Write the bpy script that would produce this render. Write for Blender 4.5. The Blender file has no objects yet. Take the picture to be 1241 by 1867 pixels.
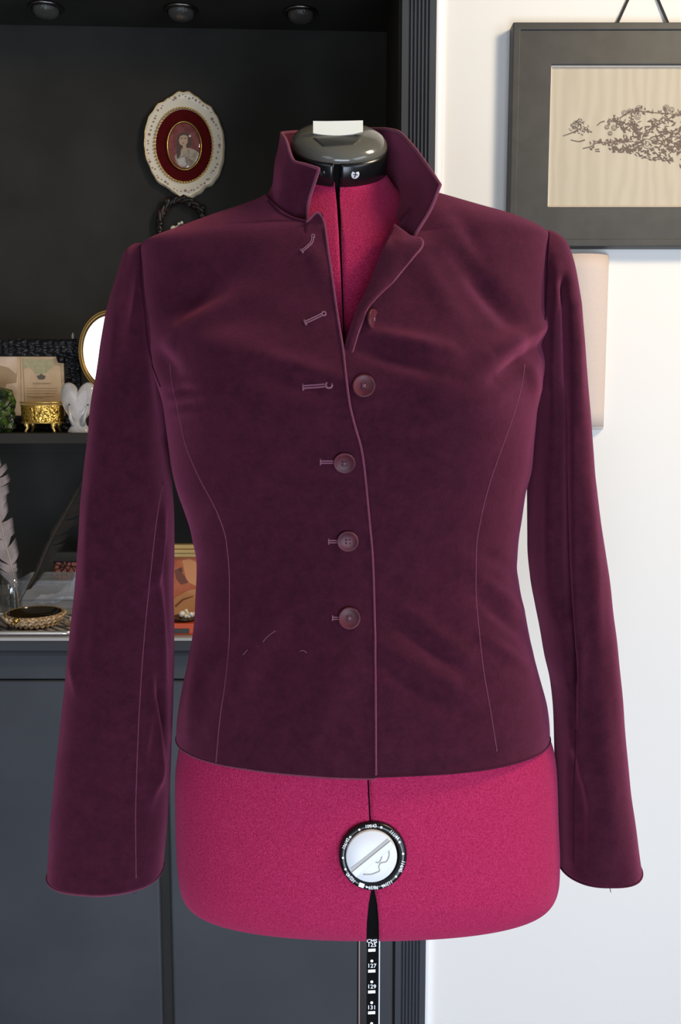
import bpy, math, random
import numpy as np
from mathutils import Vector, Matrix
from mathutils.bvhtree import BVHTree

sc = bpy.context.scene
COL = sc.collection
PI = math.pi
random.seed(7)
rng = np.random.default_rng(5)

# ------------------------------------------------------------------ camera
F = 1700.0
TH = math.radians(6.85)
CH = 1.40
CAM = np.array([0.0, 0.0, CH])
FWD = np.array([0, math.cos(TH), -math.sin(TH)])
UP = np.array([0, math.sin(TH), math.cos(TH)])
RT = np.array([1.0, 0, 0])
cd = bpy.data.cameras.new('camera')
cam = bpy.data.objects.new('camera', cd)
COL.objects.link(cam)
cam.location = (0, 0, CH)
cam.rotation_euler = (PI / 2 - TH, 0, 0)
cd.sensor_fit = 'VERTICAL'
cd.sensor_height = 24.0
cd.lens = F / 1867.0 * 24.0
cd.clip_start = 0.05
sc.camera = cam

# ------------------------------------------------------------------ world, lights, exposure
sc.view_settings.view_transform = 'Standard'
sc.view_settings.look = 'None'
sc.view_settings.gamma = 1.0
sc.view_settings.use_curve_mapping = False
sc.view_settings.exposure = 0.0
w = bpy.data.worlds.new('room_light')
sc.world = w
w.use_nodes = True
bg = w.node_tree.nodes['Background']
bg.inputs[0].default_value = (1.0, 0.94, 0.82, 1)
bg.inputs[1].default_value = 0.15


def area(name, loc, target, sx, sy, power, col):
    d = bpy.data.lights.new(name, 'AREA')
    d.shape = 'RECTANGLE'
    d.size, d.size_y = sx, sy
    d.energy = power
    d.color = col
    o = bpy.data.objects.new(name, d)
    COL.objects.link(o)
    o.location = loc
    o.rotation_euler = (Vector(target) - Vector(loc)).to_track_quat('-Z', 'Z').to_euler()
    return o


area('window_daylight_left', (-1.2, -2.0, 1.50), (-0.1, 1.3, 0.75), 1.0, 1.4, 11, (0.86, 0.92, 1.0))
area('window_daylight_right', (2.0, -0.75, 1.35), (0.1, 1.2, 0.75), 0.9, 1.5, 24, (0.72, 0.83, 1.0))
area('added_low_fill', (0.30, -0.95, 0.50), (0.10, 1.4, 0.65), 1.3, 0.9, 46, (0.70, 0.82, 1.0))  # added low cool fill for the form and lower doors, no door stands there
area('ceiling_lamp', (1.05, 0.62, 2.35), (0.05, 0.95, 1.35), 0.35, 0.3, 18, (1.0, 0.81, 0.56))
area('floor_lamp_light', (2.0, 1.05, 2.05), (0.9, 1.62, 1.8), 0.16, 0.3, 2.6, (1.0, 0.74, 0.40))


# ------------------------------------------------------------------ helpers
def P(px, py, Y):
    """point on the plane y = Y seen in the photograph at (px, py)"""
    d = FWD + RT * ((px - 620.5) / F) + UP * ((933.5 - py) / F)
    return CAM + d * (Y / d[1])


def PV(px, py, Y):
    px, py, Y = np.broadcast_arrays(np.asarray(px, float), np.asarray(py, float), np.asarray(Y, float))
    d = FWD + RT * ((px - 620.5) / F)[..., None] + UP * ((933.5 - py) / F)[..., None]
    return CAM + d * (Y / d[..., 1])[..., None]


def proj(p):
    q = np.asarray(p, float) - CAM
    dep = q @ FWD
    return 620.5 + F * (q @ RT) / dep, 933.5 - F * (q @ UP) / dep, dep


def ray(px, py):
    d = FWD + RT * ((px - 620.5) / F) + UP * ((933.5 - py) / F)
    return Vector(CAM), Vector(d).normalized()


def smooth_interp(x, xs, ys, passes=1):
    """piecewise cubic (monotone) interpolation"""
    xs = np.asarray(xs, float); ys = np.asarray(ys, float)
    h = np.diff(xs); dl = np.diff(ys) / h
    m = np.zeros(len(xs))
    m[0], m[-1] = dl[0], dl[-1]
    for i in range(1, len(xs) - 1):
        if dl[i - 1] * dl[i] > 0:
            w1, w2 = 2 * h[i] + h[i - 1], h[i] + 2 * h[i - 1]
            m[i] = (w1 + w2) / (w1 / dl[i - 1] + w2 / dl[i])
    x = np.clip(np.asarray(x, float), xs[0], xs[-1])
    k = np.clip(np.searchsorted(xs, x, side='right') - 1, 0, len(xs) - 2)
    t = (x - xs[k]) / h[k]
    return ((2 * t**3 - 3 * t**2 + 1) * ys[k] + (t**3 - 2 * t**2 + t) * h[k] * m[k]
            + (-2 * t**3 + 3 * t**2) * ys[k + 1] + (t**3 - t**2) * h[k] * m[k + 1])


def catmull(pts, n):
    """n points along a Catmull-Rom spline by chord length"""
    pts = np.asarray(pts, float)
    s = np.r_[0, np.cumsum(np.linalg.norm(np.diff(pts, axis=0), axis=1) + 1e-9)]
    q = np.linspace(0, s[-1], n)
    return np.stack([smooth_interp(q, s, pts[:, i]) for i in range(pts.shape[1])], 1)


WL = {}


def worldloc(o):
    return WL.get(o.name, Vector((0, 0, 0)))


def mesh_obj(name, verts, faces, mat=None, parent=None, smooth=True, solid=0, bevel=0, sub=0, offset=0, angle=None):
    me = bpy.data.meshes.new(name)
    verts = np.asarray(verts, float)
    if parent is not None:
        verts = verts - np.array(worldloc(parent))
    me.from_pydata([tuple(v) for v in verts], [], [tuple(f) for f in faces])
    me.validate()
    me.update()
    if smooth:
        me.polygons.foreach_set('use_smooth', [True] * len(me.polygons))
    o = bpy.data.objects.new(name, me)
    COL.objects.link(o)
    if mat is not None:
        me.materials.append(mat)
    if parent is not None:
        o.parent = parent
        WL[o.name] = worldloc(parent)
    if solid:
        m = o.modifiers.new('solid', 'SOLIDIFY'); m.thickness = solid; m.offset = offset
    if bevel:
        m = o.modifiers.new('bevel', 'BEVEL'); m.width = bevel; m.segments = 2; m.limit_method = 'ANGLE'
    if sub:
        m = o.modifiers.new('sub', 'SUBSURF'); m.levels = sub; m.render_levels = sub
    return o


def tag(o, label=None, cat=None, group=None, kind=None):
    if label: o['label'] = label
    if cat: o['category'] = cat
    if group: o['group'] = group
    if kind: o['kind'] = kind
    return o


def thing(name, loc, label, cat, group=None):
    o = bpy.data.objects.new(name, None)
    o.empty_display_size = 0.02
    COL.objects.link(o)
    o.location = tuple(loc)
    WL[o.name] = Vector(loc)
    return tag(o, label, cat, group)


class MB:
    def __init__(s):
        s.v, s.f = [], []

    def add(s, v, f):
        b = len(s.v)
        s.v += [tuple(map(float, p)) for p in v]
        s.f += [tuple(i + b for i in q) for q in f]
        return s

    def box(s, x0, x1, y0, y1, z0, z1):
        v = [(x, y, z) for x in (x0, x1) for y in (y0, y1) for z in (z0, z1)]
        return s.add(v, [(0, 1, 3, 2), (4, 6, 7, 5), (0, 4, 5, 1), (2, 3, 7, 6), (0, 2, 6, 4), (1, 5, 7, 3)])

    def slab(s, poly, y0, y1):
        """poly: list of (x,z) counter-clockwise or not, extruded from y0 to y1"""
        n = len(poly)
        v = [(x, y0, z) for x, z in poly] + [(x, y1, z) for x, z in poly]
        f = [tuple(range(n)), tuple(range(2 * n - 1, n - 1, -1))]
        f += [(i, i + n, (i + 1) % n + n, (i + 1) % n) for i in range(n)]
        return s.add(v, f)

    def prism(s, ring0, ring1):
        n = len(ring0)
        f = [tuple(range(n)), tuple(range(2 * n - 1, n - 1, -1))]
        f += [(i, i + n, (i + 1) % n + n, (i + 1) % n) for i in range(n)]
        return s.add(list(ring0) + list(ring1), f)

    def grid(s, V, closed=False, flip=False):
        V = np.asarray(V, float)
        nr, nc = V.shape[:2]
        f = []
        for i in range(nr - 1):
            for j in range(nc if closed else nc - 1):
                j2 = (j + 1) % nc
                q = (i * nc + j, i * nc + j2, (i + 1) * nc + j2, (i + 1) * nc + j)
                f.append(q[::-1] if flip else q)
        return s.add(V.reshape(-1, 3), f)

    def tube(s, pts, r, seg=8, cap=True):
        pts = np.asarray(pts, float)
        n = len(pts)
        r = np.broadcast_to(np.asarray(r, float), (n,))
        T = np.gradient(pts, axis=0)
        T /= np.linalg.norm(T, axis=1)[:, None] + 1e-12
        a = np.array([0, 0, 1.0]) if abs(T[0][2]) < 0.9 else np.array([1.0, 0, 0])
        N = np.cross(T[0], a); N /= np.linalg.norm(N)
        rows = []
        for i in range(n):
            N = N - T[i] * (N @ T[i]); N /= np.linalg.norm(N) + 1e-12
            B = np.cross(T[i], N)
            ang = np.arange(seg) * 2 * PI / seg
            rows.append(pts[i] + r[i] * (np.cos(ang)[:, None] * N + np.sin(ang)[:, None] * B))
        b = len(s.v)
        s.grid(np.array(rows), closed=True)
        if cap:
            s.f.append(tuple(b + k for k in range(seg))[::-1])
            s.f.append(tuple(b + (n - 1) * seg + k for k in range(seg)))
        return s

    def ball(s, c, r, nu=12, nv=8):
        r = np.broadcast_to(np.asarray(r, float), (3,))
        V = []
        for i in range(nv + 1):
            a = PI * i / nv
            a = min(max(a, 0.02), PI - 0.02)
            V.append([(c[0] + r[0] * math.sin(a) * math.cos(2 * PI * j / nu), c[1] + r[1] * math.sin(a) * math.sin(2 * PI * j / nu),
                       c[2] + r[2] * math.cos(a)) for j in range(nu)])
        return s.grid(V, closed=True)

    def lathe(s, c, prof, seg=32, sx=1.0, sy=1.0):
        """prof: (radius, dz)"""
        V = [[(c[0] + sx * r * math.cos(2 * PI * j / seg), c[1] + sy * r * math.sin(2 * PI * j / seg), c[2] + dz) for j in range(seg)]
             for r, dz in prof]
        return s.grid(V, closed=True, flip=False)

    def build(s, name, mat, parent=None, **k):
        return mesh_obj(name, s.v, s.f, mat, parent, **k)


def sr(r, g, b):
    f = lambda c: c / 12.92 if c <= 0.04045 else ((c + 0.055) / 1.055) ** 2.4
    return tuple(f(c / 255) for c in (r, g, b)) + (1,)


def mat(name, col, rough=0.5, metal=0.0, spec=0.5, sheen=0, sheen_tint=None, sheen_rough=0.4, trans=0, ior=1.45, coat=0, alpha=1,
        noise=None, bump=None, emission=None):
    m = bpy.data.materials.new(name)
    m.use_nodes = True
    nt = m.node_tree
    b = nt.nodes['Principled BSDF']
    b.inputs['Base Color'].default_value = col
    b.inputs['Roughness'].default_value = rough
    b.inputs['Metallic'].default_value = metal
    b.inputs['Specular IOR Level'].default_value = spec
    b.inputs['Sheen Weight'].default_value = sheen
    b.inputs['Sheen Roughness'].default_value = sheen_rough
    if sheen_tint: b.inputs['Sheen Tint'].default_value = sheen_tint
    b.inputs['Transmission Weight'].default_value = trans
    b.inputs['IOR'].default_value = ior
    b.inputs['Coat Weight'].default_value = coat
    b.inputs['Alpha'].default_value = alpha
    tc = nt.nodes.new('ShaderNodeTexCoord')
    if noise:  # (scale, colour2, contrast lo, hi)
        n = nt.nodes.new('ShaderNodeTexNoise')
        n.inputs['Scale'].default_value = noise[0]
        n.inputs['Detail'].default_value = 5
        rmp = nt.nodes.new('ShaderNodeValToRGB')
        rmp.color_ramp.elements[0].position = noise[2]
        rmp.color_ramp.elements[1].position = noise[3]
        rmp.color_ramp.elements[0].color = col
        rmp.color_ramp.elements[1].color = noise[1]
        nt.links.new(tc.outputs['Object'], n.inputs['Vector'])
        nt.links.new(n.outputs['Fac'], rmp.inputs['Fac'])
        nt.links.new(rmp.outputs['Color'], b.inputs['Base Color'])
    if bump:  # (scale, strength, distance)
        n2 = nt.nodes.new('ShaderNodeTexNoise')
        n2.inputs['Scale'].default_value = bump[0]
        n2.inputs['Detail'].default_value = 3
        bp = nt.nodes.new('ShaderNodeBump')
        bp.inputs['Strength'].default_value = bump[1]
        bp.inputs['Distance'].default_value = bump[2]
        nt.links.new(tc.outputs['Object'], n2.inputs['Vector'])
        nt.links.new(n2.outputs['Fac'], bp.inputs['Height'])
        nt.links.new(bp.outputs['Normal'], b.inputs['Normal'])
    return m


# ------------------------------------------------------------------ materials
M = {}
M['wall'] = mat('wall_paint', sr(230, 228, 224), 0.7, spec=0.2, bump=(60, 0.08, 0.002))
M['trim'] = mat('white_trim', sr(243, 243, 245), 0.45)
M['floor'] = mat('floor_wood', sr(120, 96, 76), 0.4, noise=(6, sr(96, 74, 56), 0.4, 0.6))
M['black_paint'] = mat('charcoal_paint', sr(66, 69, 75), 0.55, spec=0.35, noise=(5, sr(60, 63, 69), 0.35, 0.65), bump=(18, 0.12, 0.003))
M['black_shaded'] = mat('charcoal_paint_shaded', sr(58, 57, 54), 0.65, spec=0.2, noise=(7, sr(50, 49, 47), 0.35, 0.65), bump=(40, 0.1, 0.002))  # same charcoal paint, with the shade of the recess put into its colour
M['counter'] = mat('pale_counter', sr(176, 174, 174), 0.35)


def velvet_mat(name, c0, c1, tint, sheen=1.0):
    m = mat(name, c0, 0.85, spec=0.08, sheen=sheen, sheen_tint=tint, sheen_rough=0.52)
    nt = m.node_tree
    b = nt.nodes['Principled BSDF']
    tc = nt.nodes.new('ShaderNodeTexCoord')
    n = nt.nodes.new('ShaderNodeTexNoise'); n.inputs['Scale'].default_value = 70; n.inputs['Detail'].default_value = 10
    n.inputs['Roughness'].default_value = 0.85
    r = nt.nodes.new('ShaderNodeValToRGB')
    r.color_ramp.elements[0].position = 0.32; r.color_ramp.elements[0].color = c0
    r.color_ramp.elements[1].position = 0.74; r.color_ramp.elements[1].color = c1
    n2 = nt.nodes.new('ShaderNodeTexNoise'); n2.inputs['Scale'].default_value = 1000; n2.inputs['Detail'].default_value = 3
    bp = nt.nodes.new('ShaderNodeBump'); bp.inputs['Strength'].default_value = 0.4; bp.inputs['Distance'].default_value = 0.0016
    nt.links.new(tc.outputs['Object'], n.inputs['Vector']); nt.links.new(tc.outputs['Object'], n2.inputs['Vector'])
    nt.links.new(n.outputs['Fac'], r.inputs['Fac']); nt.links.new(r.outputs['Color'], b.inputs['Base Color'])
    nt.links.new(n2.outputs['Fac'], bp.inputs['Height']); nt.links.new(bp.outputs['Normal'], b.inputs['Normal'])
    return m


def thin_mat(name, tint, gloss, diff=0.0, dcol=(1, 1, 1, 1)):
    """thin clear sheet: see-through with a mirror film and some haze"""
    m = bpy.data.materials.new(name); m.use_nodes = True
    nt = m.node_tree
    nt.nodes.remove(nt.nodes['Principled BSDF'])
    out = nt.nodes['Material Output']
    tr_ = nt.nodes.new('ShaderNodeBsdfTransparent'); tr_.inputs[0].default_value = tint
    gl_ = nt.nodes.new('ShaderNodeBsdfGlossy'); gl_.inputs['Roughness'].default_value = 0.06
    df = nt.nodes.new('ShaderNodeBsdfDiffuse'); df.inputs[0].default_value = dcol
    m1 = nt.nodes.new('ShaderNodeMixShader'); m1.inputs[0].default_value = diff
    m2 = nt.nodes.new('ShaderNodeMixShader'); m2.inputs[0].default_value = gloss
    nt.links.new(tr_.outputs[0], m1.inputs[1]); nt.links.new(df.outputs[0], m1.inputs[2])
    nt.links.new(m1.outputs[0], m2.inputs[1]); nt.links.new(gl_.outputs[0], m2.inputs[2])
    nt.links.new(m2.outputs[0], out.inputs['Surface'])
    return m


M['velvet'] = velvet_mat('plum_velvet', sr(34, 8, 19), sr(62, 20, 38), sr(204, 102, 140), 0.60)
M['velvet_edge_lit'] = velvet_mat('plum_velvet_edge_lit', sr(92, 44, 64), sr(112, 56, 76), sr(220, 150, 170), 0.4)  # same velvet made lighter: highlight on edges and seams painted into the colour
M['thread'] = mat('plum_thread', sr(112, 62, 82), 0.7, sheen=0.3)
M['button'] = mat('plum_button', sr(84, 36, 45), 0.42, spec=0.25, coat=0.0, noise=(60, sr(64, 26, 36), 0.4, 0.6))
M['button_hole'] = mat('button_pit', sr(24, 10, 14), 0.6)
M['form'] = mat('magenta_knit', sr(140, 22, 60), 0.9, spec=0.15, sheen=0.35, sheen_tint=sr(255, 120, 170), noise=(700, sr(170, 42, 86), 0.35, 0.65),
                bump=(650, 0.7, 0.0015))
M['black_plastic'] = mat('black_plastic', sr(16, 16, 17), 0.25, spec=0.5)
M['matt_black'] = mat('matt_black', sr(8, 8, 8), 0.8, spec=0.1)
M['cap'] = mat('smoky_plastic', sr(88, 86, 78), 0.16, spec=0.45, coat=0.25)
M['tab'] = mat('ivory_plastic', sr(226, 222, 208), 0.35)
M['recess'] = mat('dark_recess', sr(46, 45, 42), 0.4)
M['white_plastic'] = mat('white_plastic', sr(206, 206, 208), 0.45)
M['grey_groove'] = mat('grey_groove', sr(158, 156, 152), 0.5)
M['white_ink'] = mat('white_ink', sr(240, 240, 242), 0.6)
M['steel'] = mat('steel', sr(205, 205, 208), 0.25, metal=1.0)
M['brass'] = mat('brass', sr(196, 160, 92), 0.28, metal=1.0)
M['old_brass'] = mat('old_brass', sr(150, 120, 72), 0.38, metal=1.0)
M['gold'] = mat('gold', sr(232, 194, 110), 0.3, metal=0.8)
M['mirror'] = mat('mirror_glass', (0.93, 0.90, 0.80, 1), 0.02, metal=1.0)
M['porcelain'] = mat('porcelain', sr(242, 234, 214), 0.2, coat=0.4)
M['red_velvet'] = velvet_mat('crimson_velvet', sr(74, 12, 16), sr(96, 18, 22), sr(200, 60, 60), 0.4)
M['frame_black'] = mat('picture_frame_black', sr(62, 62, 61), 0.5, noise=(30, sr(56, 56, 55), 0.4, 0.6))
M['ink'] = mat('sepia_ink', sr(112, 98, 90), 0.9, spec=0.05)
M['ribbon'] = mat('black_ribbon', sr(24, 22, 24), 0.7)
M['shade'] = mat('blush_shade', sr(206, 190, 181), 0.7, noise=(300, sr(203, 187, 178), 0.4, 0.6))
M['glass'] = mat('clear_glass', (1, 1, 1, 1), 0.04, trans=1.0, ior=1.45)


def wave_mat(name, c0, c1, scale, dist, rough=0.75, bands='X', sc=(1, 1, 1)):
    m = mat(name, c0, rough, spec=0.2)
    nt = m.node_tree; b = nt.nodes['Principled BSDF']
    tc = nt.nodes.new('ShaderNodeTexCoord'); mp = nt.nodes.new('ShaderNodeMapping'); mp.inputs['Scale'].default_value = sc
    wv = nt.nodes.new('ShaderNodeTexWave'); wv.bands_direction = bands
    wv.inputs['Scale'].default_value = scale; wv.inputs['Distortion'].default_value = dist; wv.inputs['Detail'].default_value = 3
    r = nt.nodes.new('ShaderNodeValToRGB'); r.color_ramp.elements[0].color = c0; r.color_ramp.elements[1].color = c1
    nt.links.new(tc.outputs['Object'], mp.inputs['Vector']); nt.links.new(mp.outputs['Vector'], wv.inputs['Vector'])
    nt.links.new(wv.outputs['Fac'], r.inputs['Fac']); nt.links.new(r.outputs['Color'], b.inputs['Base Color'])
    return m


def voro_mat(name, c0, c1, scale, lo, hi, rough=0.3, metal=0.0, bumpd=0.002):
    m = mat(name, c0, rough, metal=metal)
    nt = m.node_tree; b = nt.nodes['Principled BSDF']
    tc = nt.nodes.new('ShaderNodeTexCoord')
    v = nt.nodes.new('ShaderNodeTexVoronoi'); v.feature = 'DISTANCE_TO_EDGE'; v.inputs['Scale'].default_value = scale
    r = nt.nodes.new('ShaderNodeValToRGB')
    r.color_ramp.elements[0].position = lo; r.color_ramp.elements[0].color = c0
    r.color_ramp.elements[1].position = hi; r.color_ramp.elements[1].color = c1
    bp = nt.nodes.new('ShaderNodeBump'); bp.inputs['Strength'].default_value = 0.8; bp.inputs['Distance'].default_value = bumpd
    nt.links.new(tc.outputs['Object'], v.inputs['Vector']); nt.links.new(v.outputs['Distance'], r.inputs['Fac'])
    nt.links.new(r.outputs['Color'], b.inputs['Base Color'])
    nt.links.new(v.outputs['Distance'], bp.inputs['Height']); nt.links.new(bp.outputs['Normal'], b.inputs['Normal'])
    return m


M['moire'] = wave_mat('moire_cloth', sr(190, 181, 163), sr(183, 173, 155), 16, 12, bands='X', sc=(1, 1, 0.22))
M['filigree'] = voro_mat('gold_filigree', sr(232, 186, 92), sr(60, 40, 14), 150, 0.18, 0.42, 0.25, 1.0)
M['carved'] = mat('carved_black', sr(26, 26, 30), 0.3, spec=0.5, bump=(160, 0.8, 0.004))
M['paper'] = mat('old_paper', sr(214, 186, 152), 0.85, spec=0.1, noise=(40, sr(200, 168, 132), 0.35, 0.7))
M['paper_pale'] = mat('old_paper_pale', sr(226, 200, 176), 0.85, spec=0.1, noise=(30, sr(206, 176, 146), 0.4, 0.7))
M['print_green'] = mat('print_green', sr(172, 168, 132), 0.85, spec=0.1, noise=(140, sr(190, 176, 142), 0.4, 0.6))
M['print_grey'] = mat('print_grey', sr(108, 98, 92), 0.85, spec=0.1)
M['print_brown'] = mat('print_brown', sr(176, 148, 116), 0.85, spec=0.1)
M['green_rock'] = mat('green_mineral', sr(26, 40, 22), 0.18, spec=0.7, noise=(70, sr(96, 124, 38), 0.45, 0.75), bump=(120, 0.8, 0.004))
M['quartz'] = mat('milky_quartz', sr(222, 218, 216), 0.14, trans=0.25, ior=1.5, noise=(40, sr(190, 184, 184), 0.4, 0.7))
M['woven'] = voro_mat('woven_fibre', sr(120, 94, 64), sr(212, 184, 142), 170, 0.02, 0.3, 0.7)
M['bowl_inside'] = mat('dark_glaze', sr(40, 34, 22), 0.12, spec=0.7)
M['tray'] = wave_mat('striped_tray', sr(196, 194, 196), sr(66, 64, 66), 30, 1.5, 0.3, bands='DIAGONAL')
M['silver'] = mat('silver_rim', sr(222, 220, 220), 0.22, metal=0.8)
M['feather'] = mat('grey_feather', sr(168, 154, 152), 0.85, noise=(40, sr(138, 124, 122), 0.35, 0.7))
M['feather_dark'] = mat('dark_feather', sr(34, 29, 27), 0.8, noise=(60, sr(26, 23, 22), 0.4, 0.6))
M['quill_dark'] = mat('dark_quill', sr(74, 60, 50), 0.5)
M['quill'] = mat('quill', sr(176, 156, 138), 0.45)
M['plastic_clear'] = thin_mat('cloudy_plastic', (.9, .94, 1, 1), .08, .26, sr(220, 224, 232))
M['tissue'] = mat('pale_tissue', sr(214, 216, 230), 0.8)
M['pink_print'] = voro_mat('pink_scale_print', sr(66, 40, 44), sr(196, 128, 122), 95, 0.05, 0.16, 0.8, 0, 0.0002)
M['bead'] = mat('pale_bead', sr(236, 226, 210), 0.15, coat=0.5)
M['red_box'] = mat('red_card', sr(204, 84, 52), 0.6)
M['horn'] = mat('dark_horn', sr(34, 28, 26), 0.35, noise=(45, sr(96, 66, 50), 0.55, 0.75))
M['wood_bit'] = mat('grey_driftwood', sr(150, 132, 116), 0.8, noise=(60, sr(118, 100, 86), 0.4, 0.6))

# ------------------------------------------------------------------ room shell
YW = 1.62      # wall plane
YC = 1.60      # cabinet front plane
YB = 2.05      # cabinet inside back


def struct(name, mb, m, **k):
    o = mb.build(name, m, smooth=False, **k)
    o['kind'] = 'structure'
    return o


XR_TOP = P(798, 60, YC)[0]      # outer right edge of the cabinet
XR = float(np.mean([P(798, 60, YC)[0], P(773, 1780, YC)[0]]))
struct('wall_back', MB().box(XR - 0.001, 2.6, YW, YW + 0.6, 0, 2.8), M['wall'])
struct('floor', MB().box(-2.6, 2.6, -2.6, 2.3, -0.05, 0), M['floor'])
tr = MB()
tr.box(XR, XR + 0.006, YW - 0.012, YW, 0.0, 2.8)
tr.box(XR + 0.006, XR + 0.016, YW - 0.005, YW, 0.0, 2.8)
struct('trim_1', tr, M['trim'], bevel=0.001)
struct('baseboard_back', MB().box(XR + 0.017, 2.6, YW - 0.012, YW, 0, 0.1), M['trim'], bevel=0.002)

# ------------------------------------------------------------------ display cabinet (hutch)
XL = -1.55
ZL = P(300, 1163, YC - 0.02)[2]       # counter top height
ZSOF = P(350, 52, YB)[2]
cab = thing('display_cabinet', ((XL + XR) / 2, 1.85, 0), 'tall charcoal-painted hutch with fluted posts and open shelves behind the dress form', 'cabinet')
PW = 0.056                             # fluted post width
ZTOP = 2.55
XI = XR - PW                           # inner face of the right post


def fluted_post(x0, x1):
    m = MB()
    n = 6
    prof = [(x0, 0.0), (x0 + 0.011, 0.0)]
    wx = (x1 - x0 - 0.011 - 0.011) / 11
    x = x0 + 0.011
    for k in range(11):
        if k % 2 == 0:
            for q in (0.15, 0.5, 0.85):
                prof.append((x + wx * q, 0.0045 if q == 0.5 else 0.0035))
        else:
            prof.append((x + wx * 0.08, 0.0)); prof.append((x + wx * 0.92, 0.0))
        x += wx
    prof += [(x1 - 0.011, 0.0), (x1, 0.0)]
    ring = [(px, YC + d) for px, d in prof] + [(x1, YC + 0.30), (x0, YC + 0.02)]
    m.prism([(a, b, 0.0) for a, b in ring], [(a, b, ZTOP) for a, b in ring])
    return m


fluted_post(XI, XR).build('fluted_post', M['black_paint'], cab, smooth=False)
fluted_post(XL, XL + PW).build('fluted_post', M['black_paint'], cab, smooth=False)
MB().box(XL, XR, YB, YB + 0.02, 0, ZTOP).build('back_panel', M['black_shaded'], cab, smooth=False)
MB().box(XI - 0.004, XI + 0.02, YC + 0.021, YB, 0, ZTOP).build('side_panel', M['black_shaded'], cab, smooth=False)
MB().box(XL + 0.01, XL + 0.03, YC + 0.021, YB, 0, ZTOP).build('side_panel', M['black_shaded'], cab, smooth=False)
# soffit, very slightly out of level as in the photograph
zl, zr = P(0, 45, YB)[2], P(703, 58, YB)[2]
x_l, x_r = P(0, 45, YB)[0], P(703, 58, YB)[0]
sl = (zr - zl) / (x_r - x_l)
sof = lambda x: zl + sl * (x - x_l)
XA, XB = XL + 0.03, XI - 0.004
MB().prism([(XA, YC + 0.02, sof(XA)), (XB, YC + 0.02, sof(XB)), (XB, YB, sof(XB)), (XA, YB, sof(XA))],
           [(XA, YC + 0.02, ZTOP), (XB, YC + 0.02, ZTOP), (XB, YB, ZTOP), (XA, YB, ZTOP)]).build('top_panel', M['black_shaded'], cab, smooth=False)
YS = 1.75
ZS = P(60, 790, YS)[2]
MB().box(XA, XB, YS, YB, ZS - 0.0195, ZS).build('shelf', M['black_shaded'], cab, smooth=False, bevel=0.0015)
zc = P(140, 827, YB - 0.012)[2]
MB().box(XA, XB, YB - 0.012, YB, zc, ZS - 0.0195).build('shelf_cleat', M['black_shaded'], cab, smooth=False, bevel=0.002)
# counter and moulding
MB().box(XA, XB, YC - 0.02, YB, ZL - 0.006, ZL).build('counter_top', M['counter'], cab, smooth=False, bevel=0.0015)
mo = MB()
zz = lambda py, Y=YC: P(300, py, Y)[2]
prof = [(YC - 0.022, ZL - 0.0062), (YC - 0.024, ZL - 0.010), (YC - 0.022, zz(1180)), (YC - 0.014, zz(1186)), (YC - 0.016, zz(1190)), (YC - 0.006, zz(1193)), (YC, zz(1195)), (YC + 0.02, zz(1195)), (YC + 0.02, ZL - 0.0062)]
mo.prism([(XA - 0.02, a, b) for a, b in prof], [(XB + 0.003, a, b) for a, b in prof])
mo.build('counter_moulding', M['black_paint'], cab, smooth=False)
ZR = zz(1239)
MB().box(XA, XB, YC + 0.002, YC + 0.02, ZR, zz(1194)).build('top_rail', M['black_paint'], cab, smooth=False, bevel=0.002)
XM0, XM1 = P(293, 1700, YC)[0], P(313, 1700, YC)[0]
XD = P(716, 1700, YC)[0]
for nm, a, b in (('door', XA, XM0), ('door', XM1, min(XD, XB))):
    d = MB().box(a, b, YC - 0.002, YC + 0.018, 0.09, ZR - 0.002)
    d.build(nm, M['black_paint'], cab, smooth=False, bevel=0.004)
MB().box(XM0 - 0.01, XM1 + 0.01, YC + 0.019, YC + 0.03, 0.09, ZR).build('centre_stile', M['black_shaded'], cab, smooth=False)
MB().box(XA, XB, YC + 0.01, YC + 0.03, 0, 0.089).build('plinth', M['black_paint'], cab, smooth=False)
# small chipped paint mark on the left door
c = P(245, 1621, YC - 0.002)
sp = MB()
sp.slab([(c[0] - 0.008, c[2]), (c[0], c[2] + 0.008), (c[0] + 0.009, c[2] + 0.001), (c[0] + 0.001, c[2] - 0.009)], c[1] - 0.0022, c[1] + 0.0005)
sp.build('paint_blister', M['black_paint'], cab, bevel=0.0008)


# ------------------------------------------------------------------ jacket torso surface
Y0 = 0.95
NEXP = 2.25
JT = np.array([
    (357, 498, 796), (363, 486, 817), (375, 450, 860), (385, 420, 893), (403, 366, 955), (412, 342, 977), (423, 314, 1001), (432, 292, 1004), (448, 256, 1003),
    (496, 254, 1001), (577, 260, 996), (625, 266, 992), (670, 278, 988), (708, 293, 976), (737, 302, 970), (789, 307, 969), (850, 314, 967),
    (892, 324, 958), (940, 340, 951), (979, 352, 945), (1025, 358, 942), (1093, 356, 951), (1153, 351, 965), (1202, 342, 975), (1242, 333, 986),
    (1286, 325, 997), (1325, 321, 1001), (1345, 321, 1001)], float)
JB = np.array([(357, .050), (385, .060), (412, .070), (448, .082), (550, .102), (650, .118), (730, .124), (800, .120), (880, .108), (960, .097), (1025, .093),
               (1100, .097), (1200, .107), (1345, .113)], float)


def zrow(y):
    return PV(620.5, y, Y0)[..., 2]


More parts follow.
